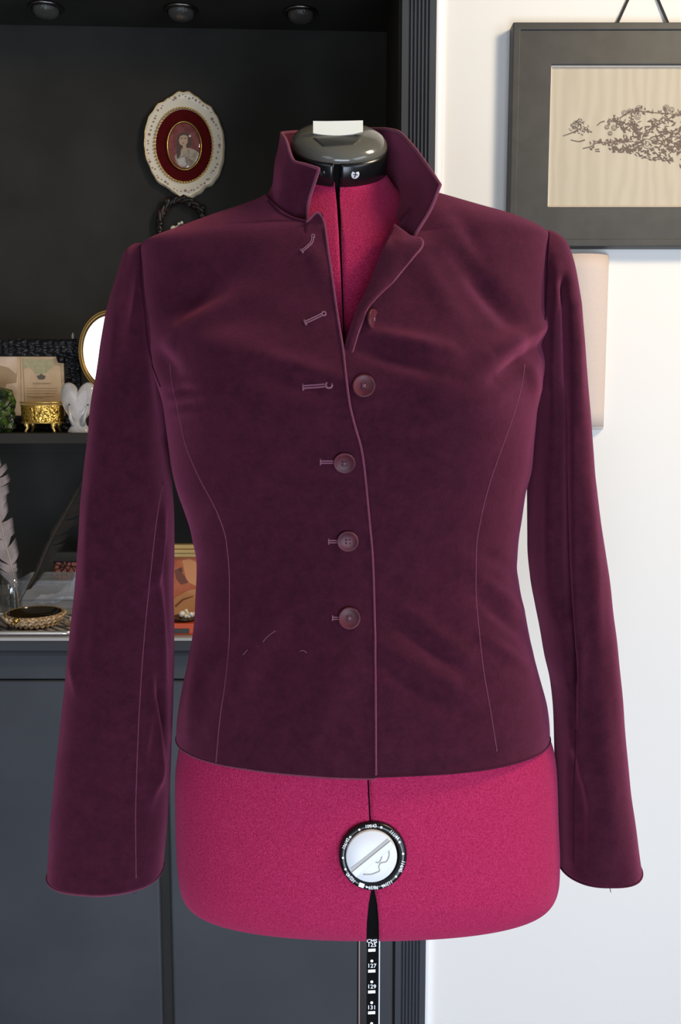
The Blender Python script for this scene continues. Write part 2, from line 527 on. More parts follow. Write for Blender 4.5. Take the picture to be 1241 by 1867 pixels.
class Body:
    def __init__(s, T, B, backscale=0.92, n=NEXP, wfix=0.9925):
        s.B, s.bs, s.n, s.wf = B, backscale, n, wfix
        yy = np.arange(T[0, 0] - 30, T[-1, 0] + 31.0)
        ker = np.exp(-(np.arange(-24, 25) / 8.0) ** 2 / 2); ker /= ker.sum()
        cols = [yy]
        for k_ in (1, 2):
            q = np.interp(yy, T[:, 0], smooth_interp(T[:, 0], T[:, 0], T[:, k_]))
            q = smooth_interp(yy, T[:, 0], T[:, k_])
            lo = yy < T[0, 0]; hi = yy > T[-1, 0]
            q[lo] = T[0, k_] + (yy[lo] - T[0, 0]) * (T[1, k_] - T[0, k_]) / (T[1, 0] - T[0, 0])
            q[hi] = T[-1, k_] + (yy[hi] - T[-1, 0]) * (T[-1, k_] - T[-2, k_]) / (T[-1, 0] - T[-2, 0])
            cols.append(np.convolve(np.pad(q, 24, mode='reflect', reflect_type='odd'), ker, mode='valid'))
        s.T = np.stack(cols, 1)

    def row(s, y):
        l = np.interp(y, s.T[:, 0], s.T[:, 1]); r = np.interp(y, s.T[:, 0], s.T[:, 2])
        a = PV(l, y, Y0)[..., 0]; b = PV(r, y, Y0)[..., 0]
        cx, hw = (a + b) / 2, (b - a) / 2 * s.wf
        bf = smooth_interp(y, s.B[:, 0], s.B[:, 1])
        return cx, hw, bf, zrow(y)

    def pt(s, y, t):
        """y: row parameter, t: angle, 0 = front, + = right, pi = back"""
        cx, hw, bf, z = s.row(y)
        e = 2 / s.n
        X = cx + hw * np.sign(np.sin(t)) * np.abs(np.sin(t)) ** e
        c = np.cos(t)
        Y = Y0 - np.where(c >= 0, bf, bf * s.bs) * np.sign(c) * np.abs(c) ** e
        return np.stack([X, Y, np.broadcast_to(z, X.shape)], -1)

    def edge_t(s, y, curve):
        """angle at which row y meets the curve x(py) drawn in the photograph"""
        cx, hw, bf, z = s.row(y)
        X = cx
        for _ in range(14):
            u = np.clip((X - cx) / hw, -.995, .995)
            Y = Y0 - bf * (1 - abs(u) ** s.n) ** (1 / s.n)
            px, py, dep = proj(np.array([X, Y, z]))
            tx = float(curve(py))
            X = X + 0.8 * ((tx - px) / F * dep)
        u = np.clip((X - cx) / hw, -.995, .995)
        return math.copysign(math.asin(min(1, abs(u) ** (s.n / 2))), u)


JACK = Body(JT, JB)
EL = np.array([(350, 480), (357, 484), (363, 488), (383, 510), (397, 535), (402, 556), (405, 589), (415, 591.5), (453, 596.5), (504, 604), (553, 611), (599, 618), (640, 624.5),
               (687, 629.5), (735, 636), (772, 645), (820, 658), (854, 663), (914, 669), (957, 673), (1005, 677.5), (1062, 680), (1178, 682.5), (1300, 683.5), (1430, 684)], float)
ER = np.array([(350, 782), (358, 772), (375, 752), (395, 736), (410, 725), (426, 715), (449, 702), (485, 687), (518, 674), (544, 662), (559, 653), (581, 646), (597, 640),
               (633, 629), (660, 615), (700, 606), (772, 615), (854, 632), (957, 642), (1062, 650), (1430, 655)], float)
cEL = lambda y: smooth_interp(y, EL[:, 0], EL[:, 1])
cER = lambda y: smooth_interp(y, ER[:, 0], ER[:, 1])

# folds: (x0,y0,x1,y1,width px,height m)
FOLDS = [
    # left chest
    (300, 580, 400, 500, 30, -.008), (330, 600, 440, 545, 24, .004), (275, 630, 335, 690, 22, -.005), (330, 625, 470, 640, 34, .005),
    (325, 700, 390, 690, 9, .002), (330, 728, 385, 716, 9, .002), (338, 756, 390, 742, 9, .0018), (320, 715, 360, 708, 7, -.0015), (335, 742, 372, 730, 7, -.0015),
    (480, 650, 612, 690, 16, .003), (500, 690, 610, 712, 18, -.003), (560, 440, 600, 520, 18, .002),
    # right chest
    (800, 400, 930, 590, 26, .004), (840, 470, 940, 600, 22, -.010), (760, 470, 830, 580, 24, .003), (990, 590, 880, 650, 18, .007), (985, 630, 890, 690, 14, -.006),
    (690, 612, 800, 640, 15, .005), (660, 640, 800, 690, 16, -.004), (700, 660, 900, 760, 40, .002), (955, 660, 970, 720, 14, .003),
    (840, 400, 880, 470, 16, -.002),
    # waist and lower
    (700, 790, 880, 730, 20, .002), (690, 850, 850, 900, 20, -.0015),
    (880, 1060, 960, 1120, 14, .003), (880, 1100, 965, 1165, 12, -.003), (880, 1160, 960, 1215, 12, .0025), (875, 1010, 945, 1040, 12, -.002),
    (690, 1170, 850, 1265, 18, .004), (700, 1215, 830, 1300, 18, -.003), (740, 1110, 850, 1195, 14, .003), (720, 1140, 840, 1225, 13, -.003),
    (480, 1150, 400, 1320, 22, .004), (440, 1130, 380, 1230, 16, -.003), (640, 1190, 560, 1360, 26, .0025), (520, 1180, 470, 1360, 30, -.002),
    (360, 1180, 345, 1330, 14, .003), (420, 900, 350, 1000, 20, .002), (560, 780, 440, 900, 26, .0015),
    (560, 1090, 470, 1160, 14, .0015),
]


def fold_disp(px, py, folds):
    d = np.zeros_like(px)
    for x0, y0, x1, y1, wd, h in folds:
        vx, vy = x1 - x0, y1 - y0
        L2 = vx * vx + vy * vy
        t = ((px - x0) * vx + (py - y0) * vy) / L2
        tc = np.clip(t, 0, 1)
        ex = (t - tc) * math.sqrt(L2)
        dx, dy = px - (x0 + t * vx), py - (y0 + t * vy)
        prof = np.exp(-(dx * dx + dy * dy) / (wd * wd)) * np.exp(-(ex / (wd * 1.6)) ** 2)
        env = 0.45 + 0.55 * np.sin(np.pi * np.clip(t, 0.02, 0.98))
        d += h * prof * env
    return d


def wob(px, py):
    return (np.sin(px / 47.0 + py / 91.0) * np.sin(py / 63.0 - px / 130.0) * 0.0009 + np.sin(px / 23.0 - py / 37.0 + 1.3) * np.sin(px / 61. + py / 29.) * 0.0004)


def bust(px, py):
    return .019 * np.exp(-((px - 450) / 115) ** 2 - ((py - 712) / 95) ** 2) + .019 * np.exp(-((px - 840) / 115) ** 2 - ((py - 700) / 95) ** 2) + .006 * np.exp(-((px - 640) / 90) ** 2 - ((py - 712) / 80) ** 2)


def displaced(G, folds, amp=1.0, use_bust=True):
    """push a grid out along its normal by the folds that the photograph shows"""
    du = np.gradient(G, axis=0); dv = np.gradient(G, axis=1)
    N = np.cross(du, dv)
    N /= np.linalg.norm(N, axis=-1)[..., None] + 1e-12
    px, py, dep = proj(G)
    front = np.clip((-(N[..., 1])), -1, 1)
    sgn = np.sign(np.median(front))
    N = N * sgn
    d = fold_disp(px, py, folds) * amp + wob(px, py)
    if use_bust: d = d + bust(px, py)
    facing = np.clip(-N[..., 1] * 2.5, 0, 1)
    return G + N * (d * facing)[..., None]


jrows = np.concatenate([np.linspace(357, 460, 70), np.linspace(463, 1345, 250)])
HEM_Y = 1345
jrows = np.concatenate([np.linspace(357, 460, 70), np.linspace(463, 1338, 250)])


def front_panel(side):
    G = []
    for y in jrows:
        if side < 0:
            te = JACK.edge_t(y, cEL); ts = np.linspace(te, -PI / 2, 170)
        else:
            te = JACK.edge_t(y, cER); ts = np.linspace(te, PI / 2, 190)
        G.append(JACK.pt(y, ts))
    return np.array(G)


GL = front_panel(-1)
GR = front_panel(1)
# the overlapping front lies a little proud of the other
k = np.linspace(0, 1, GL.shape[1])
lift = 0.0055 * np.exp(-(k / 0.22) ** 2)
GL[..., 1] -= lift[None, :]
kr = np.linspace(0, 1, GR.shape[1])
tuck = np.clip((448 - proj(GR[:, 0])[1]) / 30, 0, 1)      # tucked in below the opened collar
GR[..., 1] += 0.011 * tuck[:, None] * np.exp(-(kr / 0.16) ** 2)[None, :]
GL = displaced(GL, FOLDS, 1.5)
GR = displaced(GR, FOLDS, 1.5)
# back
GBk = np.array([JACK.pt(y, np.linspace(PI / 2, 3 * PI / 2, 90)) for y in jrows])

JACKET_BASE = P(655, 1345, Y0)
jk = thing('velvet_jacket', JACKET_BASE, 'plum velvet button-front jacket with stand collar worn by the magenta dress form', 'jacket')


def bvh_of(grids):
    v, f = [], []
    for G in grids:
        b = len(v)
        nr, nc = G.shape[:2]
        v += [tuple(p) for p in G.reshape(-1, 3)]
        for i in range(nr - 1):
            for j in range(nc - 1):
                f.append((b + i * nc + j, b + i * nc + j + 1, b + (i + 1) * nc + j + 1, b + (i + 1) * nc + j))
    return BVHTree.FromPolygons(v, f)


bvL, bvR, bvJ = bvh_of([GL]), bvh_of([GR]), bvh_of([GL, GR])


def hit(bv, px, py, lift=0.0):
    o, d = ray(px, py)
    r = bv.ray_cast(o, d)
    if r[0] is None:
        r = bv.find_nearest(Vector(P(px, py, 0.85)))
    n = r[1] if r[1].dot(d) < 0 else -r[1]
    return np.array(r[0] + n * lift), np.array(n)


def curve_on(bv, pts, n, lift):
    q = catmull(np.array(pts, float), n)
    return np.array([hit(bv, a, b, lift)[0] for a, b in q])


mbL = MB().grid(GL)
# upper corner of the overlapping front, standing up beside the collar
tipL = [(558, 405), (566, 398), (573, 392), (579, 387.5), (585, 387.5), (588, 391)]
tipB = [(555, 430), (562.5, 430), (570, 430), (578, 430), (586, 430), (593.2, 430)]
rows = []
for s_ in np.linspace(0, 1, 12):
    r_ = []
    for a, b in zip(tipB, tipL):
        x, y = a[0] + (b[0] - a[0]) * s_, a[1] + (b[1] - a[1]) * s_
        h0 = hit(bvL, min(x, float(cEL(max(y, 408))) - 1.0), max(y, 408))[0]
        r_.append(P(x, y, h0[1] + 0.0006 - 0.0035 * s_))
    rows.append(r_)
mbL.grid(rows)
FR_L = mbL.build('front_panel', M['velvet'], jk, solid=0.0022, offset=-1)
MB().grid(GR, flip=True).build('front_panel', M['velvet'], jk, solid=0.0018, offset=-1)
MB().grid(GBk, flip=True).build('back_panel', M['velvet'], jk, solid=0.0018, offset=-1)

# ------------------------------------------------------------------ sleeves
SL = np.array([  # py, outer px, inner px (viewer's left)
    (446, 249, 268), (452, 240, 282), (464, 229, 290), (485, 223, 292), (506, 218, 292), (554, 205, 294), (619, 192, 298), (665, 185, 302), (689, 181, 303), (720, 175, 303), (754, 170, 300), (790, 166.5, 299),
    (818, 163, 302), (855, 158, 306), (900, 154, 311), (953, 150.6, 314), (1019, 145.5, 314.5), (1078, 140, 313), (1153, 131.5, 314.5), (1202, 127, 314.5), (1281, 117.5, 313),
    (1373, 107, 310), (1425, 102, 308), (1504, 94, 303), (1570, 90, 297), (1588, 89, 295.5)], float)
SR = np.array([  # py, inner px, outer px (viewer's right)
    (423, 988, 1006), (429, 972, 1015), (440, 966, 1027), (458, 962, 1036), (487, 962, 1043), (528, 962, 1047.6), (609, 962, 1054), (650, 962, 1058), (689, 962, 1062), (730, 967, 1065), (770, 968, 1068.5),
    (850, 966, 1075), (914, 966, 1083), (946, 966, 1087), (1000, 966, 1096), (1060, 971, 1105), (1110, 980, 1111), (1150, 988, 1116), (1202, 997, 1121), (1251, 1008, 1126), (1311, 1014, 1131.5), (1392, 1016, 1139),
    (1432, 1017, 1143), (1512, 1018, 1155), (1575, 1018, 1164)], float)
FOLD_SL = [(240, 470, 232, 560, 9, .003), (250, 500, 236, 620, 10, -.003), (220, 560, 200, 720, 14, .003), (205, 640, 190, 800, 14, -.002), (285, 660, 300, 760, 10, -.004),
           (300, 930, 285, 1060, 7, .005), (280, 1050, 262, 1080, 8, .002), (300, 1000, 306, 1160, 7, -.003), (292, 1080, 300, 1240, 8, .004), (290, 1240, 300, 1350, 7, -.004),
           (276, 1270, 262, 1380, 9, .003), (285, 1290, 292, 1420, 8, .004), (300, 1380, 270, 1470, 10, .003), (170, 880, 160, 1080, 14, .003), (190, 900, 178, 1150, 18, -.002),
           (250, 960, 235, 1100, 20, .002), (160, 1100, 150, 1200, 12, -.002), (130, 1200, 140, 1260, 8, .002), (200, 1450, 180, 1590, 25, .002)]
FOLD_SL = [f[:5] + (f[5] * 1.4,) for f in FOLD_SL]
FOLD_SR = [(1027, 520, 1029, 1120, 8, -.034), (1016, 560, 1016, 1100, 12, -.006), (1030, 1000, 1042, 1240, 6, -.016), (1046, 1200, 1050, 1350, 6, -.005), (1050, 560, 1058, 760, 10, .003),
           (1010, 560, 1008, 820, 10, .004), (1015, 470, 1020, 560, 10, .003), (1060, 1180, 1050, 1360, 10, .004), (1046, 1330, 1075, 1470, 9, .004), (1090, 1250, 1120, 1540, 18, .004),
           (1075, 900, 1090, 1200, 14, .004), (1000, 900, 1000, 1050, 12, .003), (1060, 1440, 1060, 1580, 10, -.003), (1035, 1300, 1036, 1560, 9, .003)]


def sleeve(T, folds, lip, zoff, dmin, dmax):
    ys = np.concatenate([np.linspace(T[0, 0], T[0, 0] + 30, 26), np.linspace(T[0, 0] + 33, T[-1, 0], 230)])
    G = []
    for y in ys:
        a = PV(smooth_interp(y, T[:, 0], T[:, 1]), y, Y0)[0]
        b = PV(smooth_interp(y, T[:, 0], T[:, 2]), y, Y0)[0]
        cx, hw = (a + b) / 2, (b - a) / 2 * 0.996
        v = (y - T[0, 0]) / (T[-1, 0] - T[0, 0])
        dp = dmin + (dmax - dmin) * min(1, v / 0.12) ** 0.6
        dp = dp * (1 - 0.14 * max(0, (v - 0.25) / 0.75))
        n = 2.35
        t = np.linspace(0, 2 * PI, 220, endpoint=False)
        X = cx + hw * np.sign(np.cos(t)) * np.abs(np.cos(t)) ** (2 / n)
        Y = Y0 + 0.002 - dp * np.sign(np.sin(t)) * np.abs(np.sin(t)) ** (2 / n)
        G.append(np.stack([X, Y, np.full_like(X, zrow(y))], -1))
    G = np.array(G)
    Gc = np.concatenate([G[:, -1:], G, G[:, :1]], 1)
    du = np.gradient(Gc, axis=0)[:, 1:-1]; dv = np.gradient(Gc, axis=1)[:, 1:-1]
    N = np.cross(du, dv); N /= np.linalg.norm(N, axis=-1)[..., None] + 1e-12
    out = G - G.mean(axis=1, keepdims=True)
    N *= np.sign((N * out).sum(-1))[..., None]
    px, py, _ = proj(G)
    d = fold_disp(px, py, folds) + wob(px * 1.3, py)
    fac = np.clip(-N[..., 1] * 2.0, 0, 1)
    return G + N * (d * fac)[..., None]


def sleeve_obj(G):
    m = MB().grid(G, closed=True)
    nc = G.shape[1]
    m.f.append(tuple(range(nc)))
    return m.build('sleeve', M['velvet'], jk, solid=0.002, offset=-1)


GSL = sleeve(SL, FOLD_SL, 0, 0, 0.012, 0.060)
GSR = sleeve(SR, FOLD_SR, 0, 0, 0.012, 0.060)
sl_o = sleeve_obj(GSL)
sr_o = sleeve_obj(GSR)
wrap = lambda G: np.concatenate([G, G[:, :1]], 1)
bvSL, bvSR = bvh_of([wrap(GSL)]), bvh_of([wrap(GSR)])
bvAll = bvh_of([GL, GR, wrap(GSL), wrap(GSR)])


def seam(bv, pts, r=0.0005, n=60, lift=0.0001, parent=None, m='velvet_edge_lit', name='seam'):
    p = curve_on(bv, pts, n, lift)
    return MB().tube(p, r, 6).build(name, M[m], parent or jk)


M['seam_dark'] = velvet_mat('plum_velvet_seam', sr(40, 10, 26), sr(50, 14, 34), sr(120, 60, 90), 0.4)
# princess seams
seam(bvL, [(309, 660), (312, 690), (324, 747), (337, 808), (359, 863), (398, 940), (412, 985), (418, 1060), (418, 1150), (411, 1239), (400.6, 1313), (393.5, 1390)], n=110)
seam(bvR, [(956, 664), (953, 690), (937, 753), (914, 818), (892, 882), (876, 946), (868, 1000), (867, 1070), (873, 1150), (881, 1222), (893, 1291), (905.5, 1370)], n=110, r=0.0005)
# sleeve seams
seam(bvSL, [(297, 880), (286, 944), (274, 1049), (265, 1138), (258, 1225), (252, 1330), (249, 1412), (247, 1491), (247.5, 1560), (248, 1600)], n=90, r=0.0005, parent=sl_o)
seam(bvSR, [(1050, 1330), (1048, 1400), (1046, 1450), (1045.7, 1574)], n=50, r=0.0006, parent=sr_o, m='seam_dark')
# armhole seams
seam(bvAll, [(255.5, 450), (256, 496), (264, 577), (269, 625), (279, 668), (293, 705)], n=60, r=0.0009, m='seam_dark', name='armhole_seam')
seam(bvAll, [(1001, 425), (999, 480), (995, 560), (993, 583)], n=60, r=0.0009, m='seam_dark', name='armhole_seam')
# folded edge of the overlapping front and hems
e = GL[proj(GL[:, 0])[1] > 408, 0] + np.array([0.0004, -0.0006, 0])
e = np.concatenate([[rows[-1][k_] for k_ in range(6)], e])
MB().tube(catmull(e[::3], 220), 0.0010, 8).build('front_edge', M['velvet_edge_lit'], jk)
MB().tube(GL[-1, ::2] + np.array([0, -0.0002, 0.0004]), 0.0009, 8).build('hem', M['velvet_edge_lit'], jk)
MB().tube(GR[-1, ::2] + np.array([0, -0.0002, 0.0004]), 0.0011, 8).build('hem', M['velvet'], jk)
for G, o in ((GSL, sl_o), (GSR, sr_o)):
    MB().tube(np.concatenate([G[-1], G[-1, :1]]), 0.0012, 8).build('cuff_hem', M['velvet_edge_lit'] if o is sl_o else M['velvet'], o)


def loft(curves, n, sub_rows, closed=False):
    """surface through a list of curves, each a list of (px,py,Y)"""
    C = [PV(q[:, 0], q[:, 1], q[:, 2]) for q in (catmull(np.array(c, float), n) for c in curves)]
    C = np.array(C)
    out = []
    k = np.linspace(0, len(curves) - 1, sub_rows)
    for j in range(n):
        out.append(np.stack([smooth_interp(k, np.arange(len(curves)), C[:, j, i]) for i in range(3)], 1))
    return np.array(out).transpose(1, 0, 2)


# collar: stands round the neck, its right-hand end opened outwards.  curves run left front end -> back -> right front end
yb = lambda px, py: hit(bvJ, px, py)[0][1]
base = [(558, 406, .884), (535, 400, .884), (508, 386, .892), (488, 366, .915), (492, 352, .955), (530, 338, 1.0), (620, 330, 1.02), (700, 340, 1.0), (728, 362, .96), (724, 392, .915), (735, 418, .886), (751, 436, .872)]
mid1 = [(562, 369, .880), (538, 362, .882), (512, 350, .892), (499, 340, .925), (503, 322, .965), (535, 305, 1.005), (620, 298, 1.028), (704, 308, 1.005), (732, 338, .962), (742, 362, .918), (758, 392, .888), (766, 412, .870)]
mid2 = [(572, 335, .874), (543, 328, .879), (516, 312, .892), (503, 300, .93), (508, 280, .968), (540, 270, 1.01), (620, 265, 1.035), (709, 272, 1.008), (735, 300, .962), (757, 325, .920), (776, 362, .888), (784, 382, .870)]
top = [(581, 308, .866), (558, 301, .874), (537, 295, .886), (519, 252, .925), (513, 244, .96), (548, 240, 1.012), (620, 236, 1.04), (694, 235, 1.01), (722, 239, .975), (750, 264, .93), (782, 307, .893), (802, 337, .872)]
GC = loft([base, mid1, mid2, top], 120, 34)
coll = MB().grid(GC).build('collar', M['velvet'], jk, solid=0.0028, offset=0)
rim = np.concatenate([GC[::-1, 0], GC[0, :0], ])
MB().tube(np.concatenate([GC[:, 0], GC[-1, 1:], GC[::-1, -1][1:]]), 0.0017, 8).build('collar_edge', M['velvet_edge_lit'], coll)
# neck seam under the collar on the viewer's left
seam(bvL, [(489, 367), (508, 386), (535, 399), (557, 405)], n=30, r=0.001, m='seam_dark')

# lapel turned back on the viewer's right
inner = [(719, 411), (713, 426), (701, 449), (687, 485), (674, 518), (662, 544), (653, 559), (646, 581), (640, 597), (634, 615), (628, 633), (621, 650), (614, 668)]
outer = [(752, 435), (765, 435), (770, 443), (752, 469), (736, 488), (716, 512), (696, 531), (682, 545), (668, 563), (660, 584), (650, 612), (641, 642), (630, 672)]


def lap_curve(pts, dy):
    return [(a, b, yb(max(a, float(cER(b)) + 4), b) - d) for (a, b), d in zip(pts, dy)]


i3 = lap_curve(inner, [.002] * 10 + [.0008, -.003, -.007])
mid = [((a[0] * .5 + b[0] * .5), (a[1] * .5 + b[1] * .5)) for a, b in zip(inner, outer)]
m3 = lap_curve(mid, [.010, .012, .013, .013, .012, .011, .010, .009, .008, .007, .0045, -.001, -.006])
o3 = lap_curve(outer, [.010, .013, .013, .011, .009, .008, .007, .007, .007, .006, .004, -.001, -.006])
GLp = loft([i3, m3, o3], 80, 16)
lap = MB().grid(GLp).build('lapel', M['velvet'], jk, solid=0.0026, offset=0)
MB().tube(np.concatenate([GLp[:, 0], GLp[-1, 1:]]), 0.0014, 8).build('lapel_edge', M['velvet_edge_lit'], lap)


# ------------------------------------------------------------------ buttons and buttonholes
def frame_at(n, upv=(0, 0, 1)):
    n = np.array(n) / np.linalg.norm(n)
    u = np.cross(upv, n); u /= np.linalg.norm(u)
    v = np.cross(n, u)
    return u, v, n


def disc(m, c, u, v, n, prof, seg=40):
    V = []
    for r, h in prof:
        V.append([np.array(c) + u * (r * math.cos(2 * PI * j / seg)) + v * (r * math.sin(2 * PI * j / seg)) + n * h for j in range(seg)])
    b = len(m.v)
    m.grid(V, closed=True)
    m.f.append(tuple(b + (len(prof) - 1) * seg + j for j in range(seg)))
    m.f.append(tuple(b + j for j in range(seg))[::-1])


def button(px, py, rpx, bv, n=None, lift=0.0022, parent=jk):
    c, nn = hit(bv, px, py)
    if n is not None: nn = np.array(n) / np.linalg.norm(n)
    u, v, nn = frame_at(nn)
    dep = proj(c)[2]
    r = rpx * dep / F
    c = c + nn * lift
    m = MB()
    disc(m, c, u, v, nn, [(r * .9, -.0022), (r, -.0014), (r * 1.0, 0.0002), (r * .95, .0009), (r * .86, .0010), (r * .78, .0004), (r * .3, .0001)])
    o = m.build('button', M['button'], parent)
    h = MB()
    th = MB()
    for a in (PI / 4, 3 * PI / 4, 5 * PI / 4, 7 * PI / 4):
        q = c + (u * math.cos(a) + v * math.sin(a)) * r * 0.22 + nn * 0.00025
        disc(h, q, u, v, nn, [(r * .09, -0.0003), (r * .09, 0.00012)], 12)
    h.build('button_holes', M['button_hole'], o)
    for a in (PI / 4, 3 * PI / 4):
        d = (u * math.cos(a) + v * math.sin(a)) * r * 0.2
        th.tube([c + d + nn * .0003, c + nn * .0008, c - d + nn * .0003], r * .055, 6)
    th.build('stitching', M['thread'], o)
    return o


button(663, 704, 21, bvR)
button(628, 843, 20.5, bvL)
button(634, 986, 20, bvL)
button(637, 1127, 20.5, bvL)
b1 = button(674, 583, 19, bvR, n=(0.86, -0.5, 0.06), lift=0.004)


def buttonhole(pts, bv, w=0.0021, eye=True, keyhole=0.0026):
    p = curve_on(bv, pts, 24, 0.0004)
    n = hit(bv, *pts[0])[1]
    m = MB()
    T = np.gradient(p, axis=0); T /= np.linalg.norm(T, axis=1)[:, None]
    S = np.cross(T, n); S /= np.linalg.norm(S, axis=1)[:, None]
    m.tube(p + S * w * .55, w * .42, 6)
    m.tube(p - S * w * .55, w * .42, 6)
    # bar tack
    m.tube([p[0] + S[0] * w * 1.5, p[0], p[0] - S[0] * w * 1.5], w * .4, 6)
    if eye:
        u, v, nn = frame_at(n)
        ring = [p[-1] + T[-1] * keyhole * .6 + (u * math.cos(a) + v * math.sin(a)) * keyhole for a in np.linspace(0, 2 * PI, 17)]
        m.tube(ring, w * .42, 6, cap=False)
    return m.build('buttonhole', M['thread'], jk)


buttonhole([(550, 458), (560, 450), (568, 441), (570, 432)], bvL, 0.0016, True, 0.0014)
buttonhole([(556, 588), (574, 580), (588, 573)], bvL, 0.0018, True, 0.0018)
buttonhole([(552, 706), (575, 704), (596, 702)], bvL, 0.0021, True, 0.0028)
buttonhole([(584, 842), (598, 842), (612, 842)], bvL, 0.0019, False)
buttonhole([(599, 987), (608, 987), (620, 987)], bvL, 0.0019, False)
buttonhole([(606, 1127), (612, 1127), (622, 1127)], bvL, 0.0017, False)
# pale lint and a loose thread
for nm, pts in (('lint', [(479, 1170), (490, 1158), (502, 1150)]), ('lint', [(443, 1194), (448, 1188), (451, 1185)]), ('lint', [(546, 1187), (553, 1186), (559, 1190)]),
                ('loose_thread', None)):
    if pts:
        MB().tube(curve_on(bvL, pts, 8, 0.0003), 0.00035, 5).build(nm, M['thread'], jk)
    else:
        q = GSR[-1][np.argmin(np.abs(proj(GSR[-1])[0] - 1112) + 1000 * (GSR[-1][:, 1] > Y0))]
        MB().tube([q, q + (0.0005, -.0008, -.003), q + (.001, -.001, -.005)], 0.0004, 5).build(nm, M['velvet'], sr_o)

# ------------------------------------------------------------------ dress form
FT = np.array([(420, 400, 830), (448, 330, 925), (496, 296, 958), (577, 290, 968), (670, 298, 965), (737, 312, 958), (850, 328, 952), (940, 352, 938), (1025, 370, 930), (1093, 368, 939),
               (1153, 363, 953), (1202, 354, 963), (1242, 345, 974), (1286, 337, 986), (1334, 329, 999), (1357, 325.5, 1008), (1412, 319, 1014), (1485, 319.5, 1016), (1557, 322, 1019),
               (1595, 325, 1018.5), (1622, 331, 1013), (1640, 342, 1002), (1652, 358, 986), (1658, 375, 970)], float)
FB = np.array([(420, .048), (448, .060), (550, .080), (650, .098), (730, .104), (800, .104), (880, .096), (960, .085), (1025, .081), (1100, .085), (1200, .094), (1334, .102), (1420, .108), (1485, .110), (1557, .108),
               (1590, .102), (1615, .094), (1635, .082), (1648, .070), (1658, .058)], float)
FORM = Body(FT, FB, 0.95)
fm = thing('dress_form', (P(671, 1700, Y0)[0], Y0, 0), 'magenta adjustable dress form on a black pole, wearing the plum velvet jacket', 'dress form')
frows = np.concatenate([np.linspace(420, 1560, 120), np.linspace(1565, 1658, 40)])
slitL = np.array([(300, 611.5), (345, 612), (380, 614), (420, 617), (500, 621), (640, 627), (1000, 650), (1300, 666), (1412, 669), (1495, 673), (1520, 676), (1617, 677), (1630, 675), (1650, 671.5), (1680, 668.5), (1720, 667.5), (1800, 667)], float)
slitR = np.array([(300, 623), (345, 622.5), (380, 621), (420, 621), (500, 624), (640, 629), (1000, 652), (1300, 668), (1412, 671.5), (1495, 675.5), (1520, 680), (1617, 681), (1630, 684), (1650, 687.5), (1680, 690), (1720, 691), (1800, 691.5)], float)
cSL = lambda y: np.interp(y, slitL[:, 0], slitL[:, 1])
cSR = lambda y: np.interp(y, slitR[:, 0], slitR[:, 1])

# neck: tilted plate
TILT = math.radians(33)
ROLL = math.radians(2.0)
nz = np.array([math.sin(ROLL), -math.sin(TILT), math.cos(TILT)]); nz /= np.linalg.norm(nz)
nx = np.cross(np.array([0, 1.0, 0]), nz); nx /= np.linalg.norm(nx)
ny = np.cross(nz, nx)
CAPC = P(617.5, 262, 0.952)
RC = 88.5 * proj(CAPC)[2] / F


def neck_loop(h, r, t):
    """t: 0 front, + right"""
    t = np.asarray(t)
    return CAPC + nz * h + r * (np.sin(t)[..., None] * nx - np.cos(t)[..., None] * ny)


NB, NT = -0.027, -0.003
GAPS = math.radians(58)  # unused guard


def neck_rows(t, lo, lo2, k, open_=None):
    rows = []
    hi = None
    for s in np.linspace(0, 1, 30)[:-1]:
        tt = t if open_ is None else t + open_ * (1 - s)
        hi = neck_loop(NB + 0.006, RC * k, tt)
        h00, h10, h01, h11 = 2 * s**3 - 3 * s**2 + 1, s**3 - 2 * s**2 + s, -2 * s**3 + 3 * s**2, s**3 - s**2
        m0 = np.array([0, -.006, -.05]) + 0 * hi
        m1 = lo2 - lo; m1 = m1 / (np.linalg.norm(m1, axis=1)[:, None]) * 0.07
        rows.append(h00 * hi + h10 * m0 + h01 * lo + h11 * m1)
    return rows


def form_panel(t0f, t1f, n, open_=0.0):
    t = np.linspace(t0f(frows[0]), t1f(frows[0]), n)
    lo = FORM.pt(frows[0], t)
    lo2 = FORM.pt(frows[3], np.linspace(t0f(frows[3]), t1f(frows[3]), n))
    rows = neck_rows(t, lo, lo2, .95, open_ * np.exp(-np.linspace(0, 6, n)))
    for y in frows:
        rows.append(FORM.pt(y, np.linspace(t0f(y), t1f(y), n)))
    return np.array(rows)


SG = math.radians(84)
tl = lambda y: FORM.edge_t(y, cSL)
trr = lambda y: FORM.edge_t(y, cSR)


GFl = form_panel(tl, lambda y: -SG, 90, -0.05)
GFr = form_panel(trr, lambda y: SG, 90, 0.05)
GBl = form_panel(lambda y: -SG - 0.05, lambda y: -PI + 0.015, 60)
GBr = form_panel(lambda y: SG + 0.05, lambda y: PI - 0.015, 60)
for G, fl in ((GFl, False), (GFr, True), (GBl, False), (GBr, True)):
    m = MB().grid(G, flip=fl)
    # rolled-under lower edge
    last = G[-1]
    cen = np.array([P(671, 1660, Y0)[0], Y0, last[0, 2]])
    lip = [last, last + (cen - last) * 0.05 + (0, 0, -.003), last + (cen - last) * 0.14 + (0, 0, -.0035), last + (cen - last) * 0.3 + (0, 0, -.002)]
    m.grid(lip, flip=fl)
    m.build('torso_panel', M['form'], fm, solid=0.003, offset=-1)
# inner black shell seen through the slits
full = np.linspace(-PI, PI, 120)
shell = []
for y in frows:
    p = FORM.pt(y, full)
    cen = np.array([p[:, 0].mean(), Y0, p[0, 2]])
    shell.append(cen + (p - cen) * (0.86 if y < 560 else 0.95))
pre = neck_rows(full, shell[0], shell[3], .80)
MB().grid(np.array(pre + shell)).build('inner_shell', M['matt_black'], fm)

